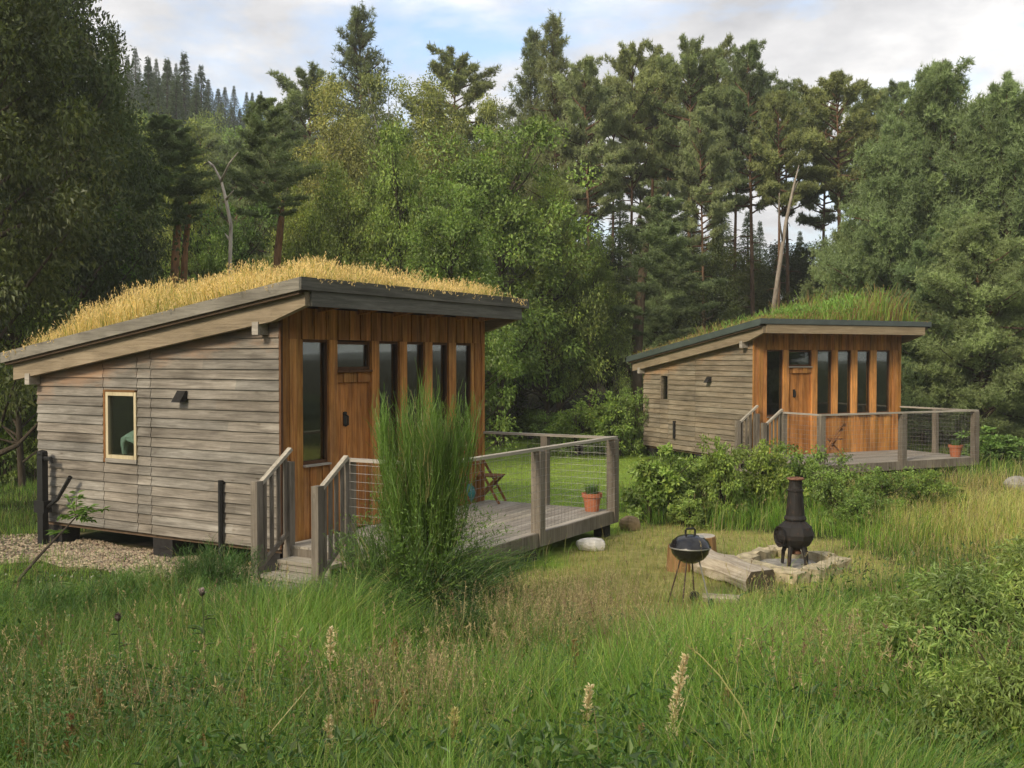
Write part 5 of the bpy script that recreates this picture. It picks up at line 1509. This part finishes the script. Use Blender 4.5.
def thistle(px, ytop, Y, label, tip):
    x, zt = xz(px, ytop, Y); zg = float(terrain(x, Y)); h = zt - zg
    e = empty('thistle', (x, Y, zg))
    Geo().tube([(0, 0, 0), (.02, 0, h * .5), (0, 0, h - .03)], [.006, .005, .004], 6, c=(.1, .14, .05)).build('stem', M['dry'], e)
    f = Geo().lathe([(0, h - .045), (.016, h - .035), (.02, h - .018), (.012, h)], 10, c=(.06, .05, .035))
    rng = np.random.default_rng(int(px)); n = 50
    f.leaves(np.tile([0, 0, h - .012], (n, 1)) + rng.normal(0, .007, (n, 3)), rng.normal(0, .4, (n, 3)) + np.array([0, 0, 1.]), rng.normal(0, 1, (n, 3)), np.full(n, .024), np.full(n, .006), np.tile(tip, (n, 1)))
    f.build('flower_head', M['dry'], e)
    g = Geo(); n = 26; z = rng.uniform(.1, .85, n) * h; a = rng.uniform(0, 2 * PI, n)
    g.leaves(np.stack([0 * z, 0 * z, z], -1), np.stack([np.cos(a), np.sin(a), .4 + 0 * a], -1), np.tile([0, 0, 1.], (n, 1)), np.full(n, .11), np.full(n, .022), np.array([.08, .125, .045]) * rng.uniform(.7, 1.3, (n, 1)))
    g.build('leaves', M['leaf'], e); tag(e, label, 'thistle')
thistle(202, 590, 7.2, 'thistle with a pinkish white tuft in the grass below the grey wall', (.55, .42, .45))
thistle(118, 615, 6.8, 'thistle with a dark closed head in the grass before the gravel path', (.12, .07, .08))

# leaning sapling with compound leaves, and ferns
x0, z0 = xz(12, 590, 11.6); zg = float(terrain(x0, 11.6))
e = empty('leaning_sapling', (x0, 11.6, zg)); o_ = Vector((x0, 11.6, zg))
sp = [Vector((xz(px, py, Y)[0], Y, xz(px, py, Y)[1])) - o_ for px, py, Y in ((20, 578, 11.7), (42, 553, 12.0), (62, 532, 12.3), (76, 517, 12.5))]
Geo().tube([Vector((0, 0, 0))] + sp, [.022, .02, .016, .012, .007], 7).build('stem', M['bark'], e)
g = Geo(); rng = np.random.default_rng(12); br = Geo()
for (px, py) in ((104, 509), (96, 504), (62, 498), (72, 496), (60, 516), (58, 530), (90, 520)):
    t_ = Vector((xz(px, py, 12.5)[0], 12.5 + rng.normal(0, .15), xz(px, py, 12.5)[1])) - o_
    b_ = sp[3] if py < 525 else sp[2]
    br.tube([b_, (b_ + t_) / 2 + Vector((0, 0, .03)), t_], [.005, .004, .002], 5)
    n = 26; tt = rng.uniform(.15, 1.05, (n, 1)); P = np.array(b_) * (1 - tt) + np.array(t_) * tt
    dx = np.array(t_ - b_); pr = np.cross(dx, [0, 0, 1.]); pr /= np.linalg.norm(pr)
    D = pr * rng.choice([-1, 1], (n, 1)) + dx * .8 + rng.normal(0, .2, (n, 3))
    g.leaves(P, D, np.tile([0, 0, 1.], (n, 1)) + rng.normal(0, .3, (n, 3)), rng.uniform(.08, .14, n), rng.uniform(.03, .05, n), np.array([.15, .25, .045]) * rng.uniform(.7, 1.3, (n, 1)))
br.build('twig', M['bark'], e); g.build('leaves', M['leaf'], e)
tag(e, 'dark leaning sapling with fresh green leaflets in front of the black post', 'sapling')
def fern(px, Y, s, seed, label):
    b = gp(px, Y); e = empty('fern', b); rng = np.random.default_rng(seed)
    for k in range(9):
        a = k * 2 * PI / 9 + rng.normal(0, .2); l = s * rng.uniform(.8, 1.15)
        n = 46; t = np.linspace(.12, 1, n); r = l * (t * .85); z = l * (1.25 * t - .85 * t * t)
        P = np.stack([np.cos(a) * r, np.sin(a) * r, z], -1)
        pr = np.array([-math.sin(a), math.cos(a), 0]); sgn = np.where(np.arange(n) % 2, 1, -1)[:, None]
        D = pr * sgn + np.array([math.cos(a), math.sin(a), -.1]) * .5
        ll = l * .26 * np.sin(PI * np.clip(1 - t + .12, 0, 1)) ** .8 + .01
        g = Geo(); g.leaves(P, D, np.tile([0, 0, 1.], (n, 1)), ll, ll * .22, np.array([.1, .17, .04]) * rng.uniform(.75, 1.2, (n, 1)))
        pts = np.stack([P[::5][:, 0], P[::5][:, 1], P[::5][:, 2]], -1)
        g.tube([(0, 0, 0)] + [tuple(p) for p in pts], .004, 4, c=(.12, .14, .05)); g.build('frond', M['leaf'], e)
    tag(e, label, 'fern', 'ferns by the gravel path')
fern(22, 11.9, .55, 1, 'green fern next to the foot of the leaning sapling')
fern(-6, 9.6, .7, 2, 'larger fern at the picture edge in front of the gravel path')

# unused prototypes are removed
for pr in PROTO.values():
    if not pr['used']:
        for ch_ in list(pr['o'].children): bpy.data.objects.remove(ch_)
        bpy.data.objects.remove(pr['o'])

# ------------------------------------------------------------------ air
m, nt, out = newmat('haze_air')
pv_ = nt.nodes.new('ShaderNodeVolumePrincipled'); pv_.inputs['Color'].default_value = (.93, .95, .93, 1); pv_.inputs['Density'].default_value = HAZE
pv_.inputs['Anisotropy'].default_value = .2
nt.links.new(pv_.outputs[0], out.inputs['Volume'])
g = Geo(); g.box((-905, -305, -2), (905, 1505, 66)); o = g.build('haze', m, kind='stuff'); tag(o, 'thin pale haze in the air over the wood', 'haze')

# ------------------------------------------------------------------ light, sky, camera
SUN_EL, SUN_AZ = math.radians(34), math.radians(218)       # azimuth from +Y, clockwise: behind the camera, to one side
sd = Vector((math.sin(SUN_AZ) * math.cos(SUN_EL), math.cos(SUN_AZ) * math.cos(SUN_EL), math.sin(SUN_EL)))
ld = bpy.data.lights.new('sun', 'SUN'); ld.energy = 2.2; ld.angle = math.radians(13); ld.color = (1, .86, .66)
lo = bpy.data.objects.new('sun', ld); COL.objects.link(lo); lo.rotation_euler = sd.to_track_quat('Z', 'Y').to_euler(); lo.location = sd * 50

wd = bpy.data.worlds.new('World'); scene.world = wd; wd.use_nodes = True
nt = wd.node_tree; nt.nodes.clear()
out = nt.nodes.new('ShaderNodeOutputWorld'); bg = nt.nodes.new('ShaderNodeBackground'); bg.inputs[1].default_value = .115
sky = nt.nodes.new('ShaderNodeTexSky'); sky.sky_type = 'NISHITA'; sky.sun_disc = False
sky.sun_elevation = SUN_EL; sky.sun_rotation = SUN_AZ; sky.air_density = 1.0; sky.dust_density = 1.5; sky.ozone_density = 1.0
tc = nt.nodes.new('ShaderNodeTexCoord')
sx = nt.nodes.new('ShaderNodeSeparateXYZ'); nt.links.new(tc.outputs['Generated'], sx.inputs[0])
zz = math_n(nt, 'ADD', math_n(nt, 'MAXIMUM', sx.outputs[2], 0.0), .22)
cx = nt.nodes.new('ShaderNodeCombineXYZ')
nt.links.new(math_n(nt, 'DIVIDE', sx.outputs[0], zz), cx.inputs[0]); nt.links.new(math_n(nt, 'DIVIDE', sx.outputs[1], zz), cx.inputs[1])
mp = nt.nodes.new('ShaderNodeMapping'); mp.inputs['Location'].default_value = (3.3, 1.2, 0); nt.links.new(cx.outputs[0], mp.inputs[0])
cov = noise_n(nt, mp.outputs[0], 1.5, 7, .58, dist=.3)
shd = noise_n(nt, mp.outputs[0], 2.3, 6, .6, mapscale=(1, 1, 1))
mask = ramp(nt, cov, [(.36, (0, 0, 0)), (.5, (1, 1, 1))])
ccol = ramp(nt, shd, [(.32, (3.6, 3.6, 3.75)), (.5, (5.2, 5.15, 5.2)), (.68, (7.6, 7.4, 7.2))])
hz = nt.nodes.new('ShaderNodeMix'); hz.data_type = 'RGBA'
bl = mixc(nt, 1, sky.outputs[0], (1.5, 1.5, 1.5), 'MULTIPLY')
skyc = mixc(nt, mask, bl, ccol)
nt.nodes.remove(hz)
nt.links.new(skyc, bg.inputs[0]); nt.links.new(bg.outputs[0], out.inputs[0])

cd = bpy.data.cameras.new('camera'); cam = bpy.data.objects.new('camera', cd); COL.objects.link(cam)
cam.location = (0, 0, CAMZ); cam.rotation_euler = (PI / 2 + PITCH, 0, 0)
cd.sensor_width = 36; cd.lens = F * 36 / 1024; cd.clip_start = .05; cd.clip_end = 4000
scene.camera = cam

vs = scene.view_settings; vs.view_transform = 'Standard'; vs.look = 'None'; vs.exposure = 0.7; vs.gamma = 1.0; vs.use_curve_mapping = False
scene.render.engine = 'CYCLES'
cy = scene.cycles
cy.use_denoising = True; cy.max_bounces = 5; cy.diffuse_bounces = 3; cy.glossy_bounces = 2; cy.transmission_bounces = 3; cy.transparent_max_bounces = 6
cy.caustics_reflective = False; cy.caustics_refractive = False; cy.use_adaptive_sampling = True; cy.adaptive_threshold = .02
